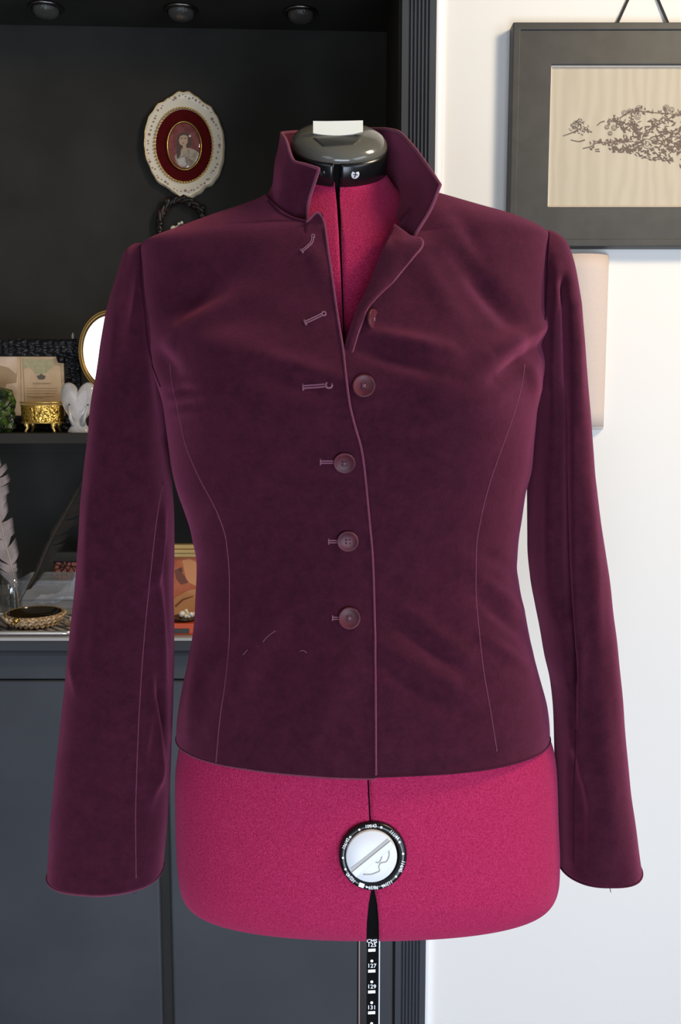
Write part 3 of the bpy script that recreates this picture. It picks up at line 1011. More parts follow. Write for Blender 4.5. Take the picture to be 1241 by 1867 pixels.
# neck band, cap
band = MB()
g = 0.065
for a0, a1 in ((g, 2 * PI - g),):
    t = np.linspace(a0, a1, 90)
    V = np.array([neck_loop(NT - 0.001, RC * .95, t), neck_loop(NT - .001, RC * .985, t), neck_loop(NT - .003, RC * 1.0, t), neck_loop((NT + NB) / 2, RC * 1.0, t), neck_loop(NB, RC * .995, t), neck_loop(NB, RC * .93, t)])
    band.grid(V)
bd = band.build('neck_band', M['black_plastic'], fm, solid=0.0015, offset=-1)
t = np.linspace(0, 2 * PI, 64, endpoint=False)
MB().grid(np.array([neck_loop(NT + 0.001, RC * .90, t), neck_loop(NB, RC * .90, t)]), closed=True).build('neck_core', M['matt_black'], fm)
for tt, mm in ((0.36, 'white_plastic'), (-0.32, 'black_plastic')):
    c = neck_loop((NT + NB) / 2 + 0.002, RC * 1.0, np.array(tt))
    n = neck_loop(0, 1.0, np.array(tt)) - CAPC
    u, v, n = frame_at(n)
    m = MB()
    R = 0.0047
    disc(m, c, u, v, n, [(R, -.001), (R, .0008), (R * .85, .0014), (R * .3, .0015)], 24)
    s_ = m.build('screw', M[mm], bd)
    if mm == 'white_plastic': s_['label'] = 'bright white cross-head screw'
    x = MB()
    for d, e_ in ((u, v), (v, u)):
        q = [c + d * (R * .5 * a) + e_ * (R * .1 * b) for a, b in ((-1, -1), (1, -1), (1, 1), (-1, 1))]
        x.prism([p_ + n * .0014 for p_ in q], [p_ + n * .0018 for p_ in q])
    x.build('screw_slot', M['recess'], s_, smooth=False)
capm = MB()
prof = [(.98, -.0035), (1.0, -.002), (1.0, .0), (.975, .0032), (.9, .0068), (.78, .0098), (.6, .0120), (.4, .0132), (.2, .0138), (.02, .014)]
capm.grid(np.array([neck_loop(h, RC * r, t) for r, h in prof]), closed=True)
capo = capm.build('neck_cap', M['cap'], fm)
# upright ivory tab on the cap with a dark recess in front of it
tabc = MB()
bcap = BVHTree.FromPolygons([Vector(v) for v in capm.v], capm.f)
yt = hit(bcap, 616, 247)[0][1] - 0.0005
n_ = 12
lo_c = catmull([(570.6, 242.5), (592, 246), (616, 247.2), (640, 245), (661.5, 240)], n_)
hi_c = catmull([(570.6, 220.5), (592, 220.8), (616, 220.5), (640, 220), (661.5, 219.5)], n_)
fr = np.array([[P(a, b, yt) for a, b in lo_c], [P(a, b, yt + .001) for a, b in hi_c]])
bk = fr + np.array([0, .003, 0])
tabc.grid(fr); tabc.grid(bk, flip=True)
tabc.grid(np.array([fr[1], bk[1]])); tabc.grid(np.array([fr[0], bk[0]]), flip=True)
tabc.grid(np.array([fr[:, 0], bk[:, 0]])); tabc.grid(np.array([fr[:, -1], bk[:, -1]]), flip=True)
tabc.build('ivory_tab', M['tab'], capo, smooth=False)
rc_ = MB()
te_ = catmull([(571, 252.5), (600, 250.5), (630, 248.5), (661, 246.5)], 16); be_ = catmull([(589, 267.5), (605, 267), (628, 265.5), (647, 264)], 16)
rc_.grid(np.array([[hit(bcap, *(a + (b - a) * k_), .0004)[0] for a, b in zip(te_, be_)] for k_ in np.linspace(0, 1, 8)]))
rc_.build('cap_recess', M['recess'], capo, solid=.0006, offset=1)

# waist dial
bvF = bvh_of([GFl, GFr])
DC, DN = hit(bvF, 700, 1557)
DC = hit(bvF, 690, 1557)[0]
DC = P(679, 1557, DC[1])
DN = np.array([0.03, -1, 0.16]); DN /= np.linalg.norm(DN)
u, v, n = frame_at(DN)
dr = 61.5 * proj(DC)[2] / F
dc = DC + n * 0.001
m = MB()
disc(m, dc, u, v, n, [(dr * .96, -.009), (dr, -.004), (dr, .0045), (dr * .97, .0065), (dr * .80, .0075), (dr * .77, .003)], 72)
dial = m.build('size_dial', M['black_plastic'], fm)
kc = dc - u * 0.0018 + v * 0.0018
kn = MB()
disc(kn, kc, u, v, n, [(dr * .75, .002), (dr * .75, .0112), (dr * .72, .0122), (dr * .3, .0124)], 64)
knob = kn.build('dial_knob', M['white_plastic'], dial)
ax = (u * math.cos(math.radians(38)) + v * math.sin(math.radians(38))); ay = np.cross(n, ax)


def plate(mbx, pts, h0, h1, c=kc):
    mbx.prism([c + ax * a * dr + ay * b * dr + n * h0 for a, b in pts], [c + ax * a * dr + ay * b * dr + n * h1 for a, b in pts])


gg = MB(); plate(gg, [(-.70, .03), (.68, .03), (.70, .12), (-.69, .12)], .0118, .0127)
gg.build('knob_groove', M['grey_groove'], knob, smooth=False)
gb = MB(); plate(gb, [(-.72, -.17), (.71, -.17), (.73, .025), (-.73, .025)], .0118, .0138)
gb.build('grip_bar', M['white_plastic'], knob, smooth=False, bevel=0.0006)
# raised wavy emblem on the lower half of the knob
em = MB()
for pts in ([(-.50, -.25), (-.30, -.40), (-.06, -.47), (-.02, -.36), (.10, -.31), (.24, -.38), (.42, -.30), (.50, -.10 - .09)], [(.0, -.2), (.06, -.26), (.16, -.235), (.24, -.185)]):
    pp = catmull(np.array(pts), 24)
    em.tube([kc + ax * a * dr + ay * b * dr + n * .0124 for a, b in pp], 0.0006, 6)
em.build('emblem', M['grey_groove'], knob)


def text_mesh(mb, s, c, ex, ey, nn, size, h=0.0):
    cu = bpy.data.curves.new('t', 'FONT')
    cu.body = s; cu.size = 1.0; cu.align_x = 'CENTER'; cu.align_y = 'CENTER'; cu.resolution_u = 2; cu.offset = 0.012
    o = bpy.data.objects.new('t', cu)
    COL.objects.link(o)
    bpy.context.view_layer.update()
    me = bpy.data.meshes.new_from_object(o.evaluated_get(bpy.context.evaluated_depsgraph_get()))
    vs = [np.array(c) + np.array(ex) * p.co.x * size + np.array(ey) * p.co.y * size + np.array(nn) * h for p in me.vertices]
    fs = [tuple(p.vertices) for p in me.polygons]
    mb.add(vs, fs)
    bpy.data.objects.remove(o); bpy.data.curves.remove(cu); bpy.data.meshes.remove(me)


ink = MB()
rr = dr * .885
for ang, s in ((94, '109/43'), (45, '111/44'), (-19, '114/45'), (-63, '117/46'), (-90, '98/39'), (-138, '102/40'), (154, '106/42')):
    a = math.radians(ang)
    rad = u * math.cos(a) + v * math.sin(a); tg = np.cross(rad, n)
    text_mesh(ink, s, dc + rad * rr, tg * .86, rad, n, 0.0047, 0.0073)
for ang in (117, 74, 139, 181, 203, 28, 5, -41):
    a = math.radians(ang)
    disc(ink, dc + (u * math.cos(a) + v * math.sin(a)) * rr, u, v, n, [(0.0011, .006), (.0011, .0074)], 12)
a = math.radians(-110)
rad = u * math.cos(a) + v * math.sin(a); tg = np.cross(rad, n)
q = dc + rad * rr
ink.prism([q + tg * x + rad * y + n * .0074 for x, y in ((-.001, -.002), (.004, -.002), (.004, .002), (-.001, .002))], [q + tg * x + rad * y + n * .006 for x, y in ((-.001, -.002), (.004, -.002), (.004, .002), (-.001, .002))])
ink.prism([q + tg * x + rad * y + n * .0074 for x, y in ((-.0055, 0), (-.003, -.0012), (-.003, .0012))], [q + tg * x + rad * y + n * .006 for x, y in ((-.0055, 0), (-.003, -.0012), (-.003, .0012))])
ink.build('dial_numbers', M['white_ink'], dial, smooth=False)

# pole with height scale
YP = Y0 - 0.055
ztop = P(680, 1600, YP)[2]
ptop = lambda px, py=1790: P(px, py, YP)[0]
x0, x1 = ptop(651), ptop(691.5)
xs0 = ptop(668.5)
pole = MB().box(x0, x1, YP, YP + 0.022, 0.03, ztop + .02).build('pole', M['black_plastic'], fm, smooth=False, bevel=0.0008)
MB().box(xs0, x1 - .001, YP - 0.002, YP - 0.0003, 0.03, ztop + .02).build('scale_strip', M['matt_black'], pole, smooth=False)
MB().box(x1 - .0009, x1 + 0.0003, YP - 0.0025, YP - 0.0003, 0.03, P(690, 1706, YP)[2]).build('pole_edge', M['white_plastic'], pole, smooth=False)
MB().box(x0 + .0016, x0 + 0.0026, YP - 0.0012, YP - 0.0002, 0.03, P(690, 1706, YP)[2]).build('pole_edge', mat('worn_edge', sr(142, 112, 106), .5), pole, smooth=False)
pm = MB()
YI = YP - 0.0024
xc = P(677.5, 1790, YI)[0]
for i, (yy, s) in enumerate(((1732.5, '125'), (1770.5, '127'), (1808.5, '129'), (1846.5, '131'), (1884.5, '133'))):
    c = P(677.5, yy, YI)
    pm.slab([(xc - .0037, c[2] - .0018), (xc + .0037, c[2] - .0014), (xc + .0037, c[2] + .0018), (xc - .0037, c[2] + .0014)], YI, YI + .0003)
    zt = P(677.5, yy - 9.5, YI)[2]
    text_mesh(pm, s, (xc, YI, zt), (1, 0, 0), (0, 0, 1), (0, -1, 0), 0.0062, 0.0001)
    if i:
        zd = P(677.5, yy - 18.5, YI)[2]
        disc(pm, np.array([xc, YI, zd]), np.array([1, 0, 0.]), np.array([0, 0, 1.]), np.array([0, -1, 0.]), [(.0015, -.0002), (.0015, .0002)], 16)
    else:
        text_mesh(pm, 'CMS', (xc, YI, P(677.5, yy - 16.5, YI)[2]), (1, 0, 0), (0, 0, 1), (0, -1, 0), 0.0056, 0.0001)
pm.build('height_scale', M['white_ink'], pole, smooth=False)
# feet of the stand
for k_ in range(4):
    a = PI / 4 + k_ * PI / 2
    c = np.array([(x0 + x1) / 2, YP + .011, 0])
    MB().tube([c + (0, 0, .05), c + (math.cos(a) * .09, math.sin(a) * .09, .035), c + (math.cos(a) * .2, math.sin(a) * .2, .012)], [.012, .011, .009], 10).build('foot', M['black_plastic'], fm)


# ------------------------------------------------------------------ framed botanical picture on the wall
YFp = YW - 0.028
pf = thing('picture_frame', P(1200, 450, YFp), 'wide black frame with a sepia foliage print on pale cloth, on the cream wall', 'picture')
fx0 = float(np.mean([P(935, 41, YFp)[0], P(926, 448, YFp)[0]]))
fz1, fz0 = P(1100, 41, YFp)[2], P(1100, 450, YFp)[2]
ix0 = float(np.mean([P(1005, 117, YFp)[0], P(998, 376, YFp)[0]]))
iz1, iz0 = P(1100, 117, YFp)[2], P(1100, 377, YFp)[2]
ix1 = ix0 + 0.42
fx1 = ix1 + (ix0 - fx0)


def frame_ring(mb, o, i, yf, yb_):
    """o,i: (x0,x1,z0,z1) outer and inner rectangles; yf front, yb_ back"""
    ro = [(o[0], o[2]), (o[1], o[2]), (o[1], o[3]), (o[0], o[3])]
    ri = [(i[0], i[2]), (i[1], i[2]), (i[1], i[3]), (i[0], i[3])]
    L = [[(x, yb_, z) for x, z in ro], [(x, yf, z) for x, z in ro], [(x, yf, z) for x, z in ri], [(x, yb_, z) for x, z in ri]]
    mb.grid(np.array(L + L[:1]), closed=True)


fb = MB()
frame_ring(fb, (fx0, fx1, fz0, fz1), (ix0, ix1, iz0, iz1), YFp, YW - 0.002)
fbo = fb.build('frame', M['frame_black'], pf, smooth=False, bevel=0.0012)
lipm = MB()
frame_ring(lipm, (fx0 + .0005, fx1 - .0005, fz0 + .0005, fz1 - .0005), (fx0 + .012, fx1 - .012, fz0 + .012, fz1 - .012), YFp - .003, YFp)
lipm.build('outer_lip', M['frame_black'], fbo, smooth=False, bevel=0.0015)
fil = MB()
frame_ring(fil, (ix0 - .0005, ix1 + .0005, iz0 - .0005, iz1 + .0005), (ix0 + .0022, ix1 - .0022, iz0 + .0022, iz1 - .0022), YFp + .006, YFp + .012)
fil.build('inner_fillet', mat('pale_fillet', sr(214, 204, 194), 0.6), fbo, smooth=False)
YA = YFp + 0.010
art = MB().box(ix0 - .002, ix1 + .002, YA, YA + .004, iz0 - .002, iz1 + .002).build('printed_cloth', M['moire'], pf, smooth=False)
# ink drawing
dm = MB()
YI2 = YA - 0.00012
_cnt = [0]


def ink_stroke(pts, w0, w1):
    _cnt[0] += 1
    y = YI2 - 0.0000003 * _cnt[0]
    q = catmull(np.array(pts, float), 8)
    T = np.gradient(q, axis=0); T /= np.linalg.norm(T, axis=1)[:, None] + 1e-9
    Nn = np.stack([-T[:, 1], T[:, 0]], 1)
    ww = np.linspace(w0, w1, 8)[:, None]
    a, b = q + Nn * ww / 2, q - Nn * ww / 2
    dm.grid(np.array([[P(x, z, y) for x, z in a], [P(x, z, y) for x, z in b]]), flip=False)


def ink_leaf(x, y, ang, L, w):
    c, s = math.cos(ang), math.sin(ang)
    _cnt[0] += 1
    yy = YI2 - 0.0000003 * _cnt[0]
    out = []
    for t_ in np.linspace(0, 1, 6):
        out.append((t_ * L, w * math.sin(PI * t_)))
    for t_ in np.linspace(1, 0, 6)[1:-1]:
        out.append((t_ * L, -w * .55 * math.sin(PI * t_)))
    dm.add([P(x + a * c - b * s, y + a * s + b * c, yy) for a, b in out], [tuple(range(len(out)))])


R = random.Random(3)
# main bush: leaves along arching stems
stems = [[(1160, 245), (1145, 228), (1128, 222), (1108, 222)], [(1165, 250), (1150, 222), (1152, 205), (1168, 196)], [(1150, 240), (1125, 225), (1120, 213)],
         [(1180, 245), (1195, 222), (1213, 212), (1210, 195)], [(1175, 240), (1205, 225), (1241, 203)], [(1190, 250), (1225, 240), (1260, 222)],
         [(1155, 258), (1130, 258), (1108, 260)], [(1175, 262), (1150, 272), (1118, 272)], [(1165, 250), (1160, 235), (1152, 222)], [(1200, 262), (1235, 268), (1275, 268)], [(1230, 255), (1265, 235), (1300, 215)],
         [(1130, 215), (1150, 202), (1185, 205), (1230, 208), (1290, 220)], [(1062, 271), (1080, 266), (1088, 260), (1118, 259)], [(1250, 260), (1300, 255), (1340, 262)], [(1260, 250), (1310, 230), (1350, 235)]]
for st in stems:
    ink_stroke(st, 2.2, 1.2)
    q = catmull(np.array(st, float), 14)
    for x, y in q[3:]:
        for _ in range(3):
            ink_leaf(x + R.uniform(-3, 3), y + R.uniform(-3, 3), R.uniform(0, 2 * PI), R.uniform(4, 8), R.uniform(1.0, 2.2))
for _ in range(190):
    x = R.gauss(1195, 38); y = R.gauss(255, 17)
    if abs(x - 1195) > 95 or y > 298 or y < 208 or (y - 250) > 45: continue
    ink_leaf(x, y, R.choice([0.4, -0.5, 2.6, -2.4, 1.2]) + R.uniform(-.5, .5), R.uniform(6, 14), R.uniform(1.1, 2.8))
for _ in range(170):
    x = R.gauss(1290, 40); y = R.gauss(258, 15)
    ink_leaf(x, y, R.uniform(0, 2 * PI), R.uniform(6, 13), R.uniform(1.1, 2.8))
for _ in range(60):
    x = R.uniform(1108, 1225)
    ink_leaf(x, 268 + (x - 1108) * .20 + R.uniform(-6, 6), R.uniform(-.5, .8), R.uniform(5, 11), R.uniform(1.2, 2.4))
# round blossoms
for bx_, by_, br_ in ((1126, 220, 6), (1119, 233, 5), (1138, 206, 5), (1148, 203, 5), (1165, 198, 6), (1162, 212, 6), (1106, 232, 4), (1112, 243, 4), (1214, 197, 6), (1224, 200, 5), (1180, 262, 9), (1205, 254, 8), (1165, 262, 8)):
    for rr2 in (br_, br_ * .5):
        ink_stroke([(bx_ + rr2 * math.cos(a), by_ + rr2 * math.sin(a)) for a in np.linspace(0.3, 2 * PI, 9)], 1.3, .8)
# flower sprig on the left
for _ in range(60):
    a = R.uniform(0, 2 * PI); r_ = R.uniform(0, 1) ** .5
    ink_leaf(1056 + 17 * r_ * math.cos(a), 232 + 13 * r_ * math.sin(a), R.uniform(0, 2 * PI), R.uniform(4, 8), R.uniform(.8, 1.5))
for st in ([(1026, 248), (1040, 243), (1052, 238)], [(1040, 255), (1055, 258), (1066, 255)], [(1062, 235), (1075, 240), (1079, 241)], [(1088, 229), (1095, 223), (1102, 221)], [(1084, 273), (1092, 272)], [(1085, 276), (1093, 276)], [(1046, 222), (1054, 219), (1056, 216)]):
    ink_stroke(st, 1.6, 2.4)
dm.build('foliage_print', M['ink'], art, smooth=False)
rb = MB()
for (a, b) in (((1116, 41), (1141, -6)), ((1228, 41), (1204, -6))):
    p0, p1 = P(a[0], a[1], YW - .006), P(b[0], b[1], YW - .004)
    p1 = p0 + (p1 - p0) * 2.6
    d = np.array([1, 0, .0]) * .0022
    nn_ = np.array([0, .0012, 0])
    MB().prism([p0 - d + (0, 0, -.02), p0 + d + (0, 0, -.02), p1 + d, p1 - d], [p0 - d + nn_ + (0, 0, -.02), p0 + d + nn_ + (0, 0, -.02), p1 + d + nn_, p1 - d + nn_]).build('hanging_ribbon', M['ribbon'], pf, smooth=False)

# wall sconce: tapered half-round shade
sc_ = thing('wall_sconce', P(1065, 783, YW), 'pale blush tapered half-round sconce on the wall beneath the black picture frame', 'wall light')
ws = MB()
V = []
for v_ in np.linspace(0, 1, 12):
    py = 468 + (778 - 468) * v_
    xr = P(1110 - 10 * v_, py, YW - 0.004)[0]
    xl = P(1004 + 26 * v_, py, YW - 0.004)[0]
    z = P(1060, py, YW)[2]
    hw, cx = (xr - xl) / 2, (xr + xl) / 2
    V.append([(cx - hw * math.cos(a), YW - .001 - (0.034 - .008 * v_) * math.sin(a), z) for a in np.linspace(0, PI, 40)])
ws.grid(V)
ws.build('shade', M['shade'], sc_, solid=0.002, offset=1)
zb = P(1060, 778, YW)[2]
bt = MB()
bt.prism([(p[0], p[1], p[2] + 0.001) for p in V[-1]], [(p[0] * .98 + .02 * P(1065, 778, YW)[0], YW - .001 + (p[1] - YW + .001) * .9, p[2] - .004) for p in V[-1]])
bt.build('base_cap', mat('sconce_base', sr(190, 182, 180), 0.6), sc_)

# ------------------------------------------------------------------ cabinet downlights
for i, (px, py) in enumerate(((84, 22), (330, 24), (548, 29))):
    Yp = 1.955
    c = P(px, py, Yp); zs_ = sof(c[0])
    lab = ('round glass downlight in the cabinet top, furthest left of three', 'round glass downlight in the cabinet top, middle one of three above the oval portrait',
           'round glass downlight in the cabinet top, nearest the fluted post')[i]
    d = thing('downlight', (c[0], Yp, zs_), lab, 'light', 'downlights in the cabinet top')
    MB().lathe((c[0], Yp, zs_), [(.030, -.0002), (.034, -.001), (.035, -.003), (.033, -.006), (.029, -.007), (.027, -.004)], 40).build('rim', mat('dull_chrome', sr(120, 118, 116), 0.3, metal=1.0), d)
    MB().lathe((c[0], Yp, zs_ - .004), [(.026, 0), (.025, -.006), (.021, -.012), (.012, -.016), (.001, -.017)], 32).build('lens', mat('ribbed_glass', sr(84, 82, 78), 0.2, trans=0.3, bump=(220, .6, .003)), d)

# ------------------------------------------------------------------ oval portrait
YO = YB - 0.012
po = thing('oval_portrait', P(335.5, 358, YB), 'scalloped white porcelain oval frame with a lady portrait on crimson velvet, hung inside the cabinet', 'picture')
sO = proj(P(335, 265, YO))[2] / F
cO = P(335.5, 264, YO)


def ell(cx, cz, rx, rz, n=96, f=None, Y=YO):
    out = []
    for j in range(n):
        a = 2 * PI * j / n
        k = f(a) if f else 1.0
        out.append(np.array([cO[0] + (cx + rx * k * math.cos(a)) * sO, Y, cO[2] + (cz + rz * k * math.sin(a)) * sO]))
    return np.array(out)


OUT = [(600, 182), (560, 172), (520, 195), (450, 240), (390, 275), (340, 295), (300, 340), (270, 385), (235, 430), (205, 520), (190, 600), (185, 700), (190, 800), (215, 880), (240, 940), (270, 1000),
       (300, 1060), (360, 1100), (430, 1140), (490, 1190), (550, 1228), (600, 1220), (650, 1230), (710, 1200), (760, 1170), (810, 1120), (880, 1090), (920, 1040), (960, 970), (990, 880), (1005, 800), (1007, 700),
       (1005, 600), (985, 530), (960, 450), (920, 390), (890, 330), (840, 305), (780, 260), (720, 215), (660, 176)]
_po = []
for a_, b_ in OUT:
    x_, z_ = (a_ / 5.64 + 230 - 335.5) / 72.5, -(b_ / 5.64 + 140 - 264) / 94
    _po.append((math.atan2(z_, x_) % (2 * PI), math.hypot(x_, z_)))
_po.sort()
_pa = np.array([p[0] for p in _po]); _pr = np.array([p[1] for p in _po])


def scal(a):
    return float(np.interp(a, np.r_[_pa[-1] - 2 * PI, _pa, _pa[0] + 2 * PI], np.r_[_pr[-1], _pr, _pr[0]])) + .006 * math.cos(22 * a)


por = MB()
N_ = 168
ringsP = [ell(0, 0, 72.5, 94, N_, scal, YB - .002), ell(0, 0, 72.5, 94, N_, scal, YO - .002), ell(0, 0, 71, 92, N_, scal, YO - .006), ell(0, 0, 67, 86, N_, lambda a: 1 + (scal(a) - 1) * .7, YO - .0055),
          ell(0, 0, 62, 78, N_, lambda a: 1 + (scal(a) - 1) * .3, YO - .003), ell(0, 0, 54, 67, N_, None, YO - .004), ell(0, -2, 50, 62, N_, None, YO - .002), ell(0, -2, 50, 62, N_, None, YB - .002)]
por.grid(np.array(ringsP), closed=True)
poo = por.build('porcelain_frame', M['porcelain'], po)
# painted sprigs and gilt line on the porcelain
spr = MB(); gil = MB()
for j in range(64):
    a = 2 * PI * j / 64 + R.uniform(-.03, .03)
    rad_ = .885 + R.uniform(-.035, .035)
    cxx, czz = 72.5 * rad_ * math.cos(a), 94 * rad_ * math.sin(a)
    c = np.array([cO[0] + cxx * sO, YO - .0058, cO[2] + czz * sO])
    r_ = (2.6 if j % 6 == 0 else 1.5) * sO * R.uniform(.7, 1.2)
    disc(spr, c, np.array([1, 0, 0.]), np.array([0, 0, 1.]), np.array([0, -1, 0.]), [(r_, -.0015), (r_ * .8, .0006)], 8)
spr.build('painted_sprigs', mat('sprig_paint', sr(176, 138, 130), 0.4), poo)
gl = np.concatenate([ringsP[2], ringsP[2][:1]]) + (0, -.0002, 0)
gil.tube(gl, .0007, 6, cap=False)
gil.build('gilt_edge', M['gold'], poo)
bd_ = MB()
for p_ in ell(0, -2, 52.5, 65, 64, None, YO - .006):
    bd_.ball(p_, .0028, 8, 5)
o_ = bd_.build('beaded_rim', M['gold'], po)
vm = MB(); e1 = ell(0, -2, 51, 63, 64, None, YO - .0025); vm.prism(e1, e1 + (0, .004, 0))
vm.build('velvet_mount', M['red_velvet'], po, smooth=False)
gr = MB(); e2 = ell(1, -3, 31, 42, 64, None, YO - .005); gr.tube(np.concatenate([e2, e2[:1]]), .0024, 8, cap=False)
gr.build('gold_oval', M['brass'], po)
# small painted portrait: back cloth, dress, face, hair
pp_ = MB(); e3 = ell(1, -3, 30, 41, 64, None, YO - .0035); pp_.prism(e3, e3 + (0, .001, 0))
pt_o = pp_.build('portrait_painting', mat('portrait_ground', sr(150, 78, 76), 0.5, noise=(90, sr(128, 60, 62), .4, .6)), po, smooth=False)


def blob(name, m, pts, lvl):
    y_ = YO - .0035 - .00025 * lvl
    q = catmull(np.array(pts + pts[:1], float), 40)[:-1]
    ring = [P(a, b, y_) for a, b in q]
    mb = MB(); mb.prism(ring, [p + (0, .0002, 0) for p in ring])
    return mb.build(name, m, pt_o, smooth=False)


blob('painted_shoulders', mat('painted_gown', sr(200, 186, 164), 0.5, noise=(160, sr(172, 156, 140), .4, .6)), [(318, 284), (326, 277), (334, 270), (344, 270), (356, 274), (365, 284), (358, 298), (345, 306), (332, 305), (322, 297)], 1)
blob('painted_hair', mat('painted_hair', sr(92, 70, 62), 0.5), [(322, 262), (324, 248), (333, 241), (343, 243), (348, 252), (349, 266), (344, 268), (330, 270), (329, 282), (323, 290), (322, 278)], 2)
blob('painted_face', mat('painted_skin', sr(214, 182, 152), 0.5), [(326, 256), (329, 248), (336, 246), (342, 250), (342, 259), (339, 265), (341, 274), (333, 276), (333, 266), (328, 263)], 3)
blob('painted_brow', mat('painted_line', sr(120, 92, 80), .5), [(329, 252), (333, 251), (333, 252.6), (329, 253.4)], 4)
blob('painted_brow', bpy.data.materials['painted_line'], [(336, 251), (340, 251.6), (340, 253), (336, 252.6)], 4)
blob('painted_lips', mat('painted_lip', sr(176, 104, 96), .5), [(332, 260.5), (336, 260.5), (335, 262.2), (333, 262.2)], 4)
blob('painted_sash', mat('painted_sash', sr(168, 150, 134), .5, noise=(120, sr(146, 128, 116), .4, .6)), [(326, 290), (334, 284), (344, 288), (352, 296), (345, 303), (334, 303)], 4)
blob('painted_flower', M['bead'], [(344, 246), (348, 246), (348, 250), (344, 250)], 4)
gd = MB()
Vd = [np.array([cO[0] + (1 + 30 * r_ * math.cos(a)) * sO, YO - .0062 - .006 * math.sqrt(max(0, 1 - r_ * r_)), cO[2] + (-3 + 41 * r_ * math.sin(a)) * sO]) for r_ in np.sin(np.linspace(0.02, PI / 2, 14)) for a in np.linspace(0, 2 * PI, 48, endpoint=False)]
gd.grid(np.array(Vd).reshape(14, 48, 3), closed=True)
Mg = thin_mat('thin_glass', (1, 1, 1, 1), 0.07)
gd.build('domed_glass', Mg, po)

# ------------------------------------------------------------------ dark twig wreath under the portrait
wr = thing('twig_wreath', P(330, 440, YB), 'dark brown knotted wreath hanging under the oval portrait, half behind the jacket shoulder', 'wreath')
Yw = YB - .014
cW = P(331, 411, Yw); sW = proj(cW)[2] / F
tw = MB()
R2 = random.Random(11)
for k_ in range(3):
    ph = k_ * 2.1
    pts = []
    for j in range(73):
        a = 2 * PI * j / 72
        r_ = 41 + 3.0 * math.sin(7 * a + ph)
        pts.append((cW[0] + r_ * sW * math.cos(a), Yw + .003 * math.cos(7 * a + ph), cW[2] + r_ * 1.12 * sW * math.sin(a)))
    tw.tube(pts, .0050, 7, cap=False)
for j in range(26):
    a = 2 * PI * j / 26 + R2.uniform(-.1, .1)
    r_ = 41 + R2.uniform(-4, 6)
    c = (cW[0] + r_ * sW * math.cos(a), Yw - .002 + R2.uniform(-.003, .003), cW[2] + r_ * 1.12 * sW * math.sin(a))
    tw.ball(c, (R2.uniform(.004, .008), .005, R2.uniform(.005, .010)), 8, 6)
tw.build('twigs', M['horn'], wr)
kn2 = MB()
for px, py, r_ in ((316, 417, .0068), (331, 406, .0036), (326, 408, .003)):
    kn2.ball(P(px, py, Yw - .004), r_, 14, 10)
kn2.tube([P(316, 417, Yw), P(331, 406, Yw), P(331, 406, YB)], .0014, 6)
kn2.build('pearl_knobs', M['bead'], wr)

# ------------------------------------------------------------------ things on the upper shelf
zS = ZS
# carved black photo frame with an old certificate
Yk = YS + 0.10
cf = thing('carved_frame', (P(40, 790, Yk)[0], Yk, zS), 'carved black photo frame holding an old printed certificate, on the upper shelf', 'photo frame')
kx1 = P(146, 700, Yk)[0]; kz1 = P(100, 618, Yk)[2]
ox1 = P(118, 700, Yk)[0]; oz1 = P(80, 650, Yk)[2]; oz0 = P(80, 758, Yk)[2]
ox0 = P(-75, 700, Yk)[0]; kx0 = ox0 - (kx1 - ox1)
# carved rails: grids with scrolling relief
ca = MB()


def carved(ax0, ax1, az0, az1, horiz):
    nu_, nv_ = (120, 20) if horiz else (20, 110)
    V = []
    for i in range(nv_):
        row = []
        for j in range(nu_):
            x = ax0 + (ax1 - ax0) * j / (nu_ - 1); z = az0 + (az1 - az0) * i / (nv_ - 1)
            e_ = min(i / (nv_ - 1), 1 - i / (nv_ - 1)) if horiz else min(j / (nu_ - 1), 1 - j / (nu_ - 1))
            edge = min(1, e_ * 5)
            d = .004 * edge + .004 * edge * math.sin(x * 260 + 2 * math.sin(z * 300)) * math.sin(z * 330 + 1.5 * math.sin(x * 240))
            row.append((x, Yk - d - .001, z))
        V.append(row)
    ca.grid(np.array(V))
    ca.box(ax0, ax1, Yk - .001, Yk + .012, az0, az1)


carved(kx0, kx1, oz1, kz1, True)
carved(kx0, kx1, zS + .0005, oz0, True)
carved(ox1, kx1, oz0, oz1, False)
carved(kx0, ox0, oz0, oz1, False)
ca.prism([(ox1, Yk - .006, oz1), (ox1 - .013, Yk - .006, oz1), (ox1 - .012, Yk - .006, oz1 - .007), (ox1 - .010, Yk - .006, oz1 - .012), (ox1, Yk - .006, oz1 - .013)],
         [(ox1, Yk + .004, oz1), (ox1 - .013, Yk + .004, oz1), (ox1 - .012, Yk + .004, oz1 - .007), (ox1 - .010, Yk + .004, oz1 - .012), (ox1, Yk + .004, oz1 - .013)])
cfo = ca.build('carved_moulding', M['carved'], cf)
fz = P(132, 617, Yk)
MB().tube([(fz[0], Yk + .004, kz1 - .002), (fz[0], Yk + .004, kz1 + .003), (fz[0], Yk + .004, kz1 + .006), (fz[0], Yk + .004, kz1 + .013)], [.0035, .0028, .0034, .0006], 10).build('finial', mat('worn_finial', sr(150, 140, 134), 0.4), cfo)
pl = MB().box(ox0 - .003, ox1 + .002, Yk + .001, Yk + .004, oz0 - .003, oz1 + .002)
ce = pl.build('certificate', M['paper'], cf, smooth=False)
Yq = Yk + .0004


def flat(name, m, poly, parent, lvl=0, Y=None):
    y_ = (Yq if Y is None else Y) - .0001 * lvl
    ring = [P(a, b, y_) for a, b in poly]
    mb = MB(); mb.prism(ring, [p + (0, .0004, 0) for p in ring])
    return mb.build(name, m, parent, smooth=False)


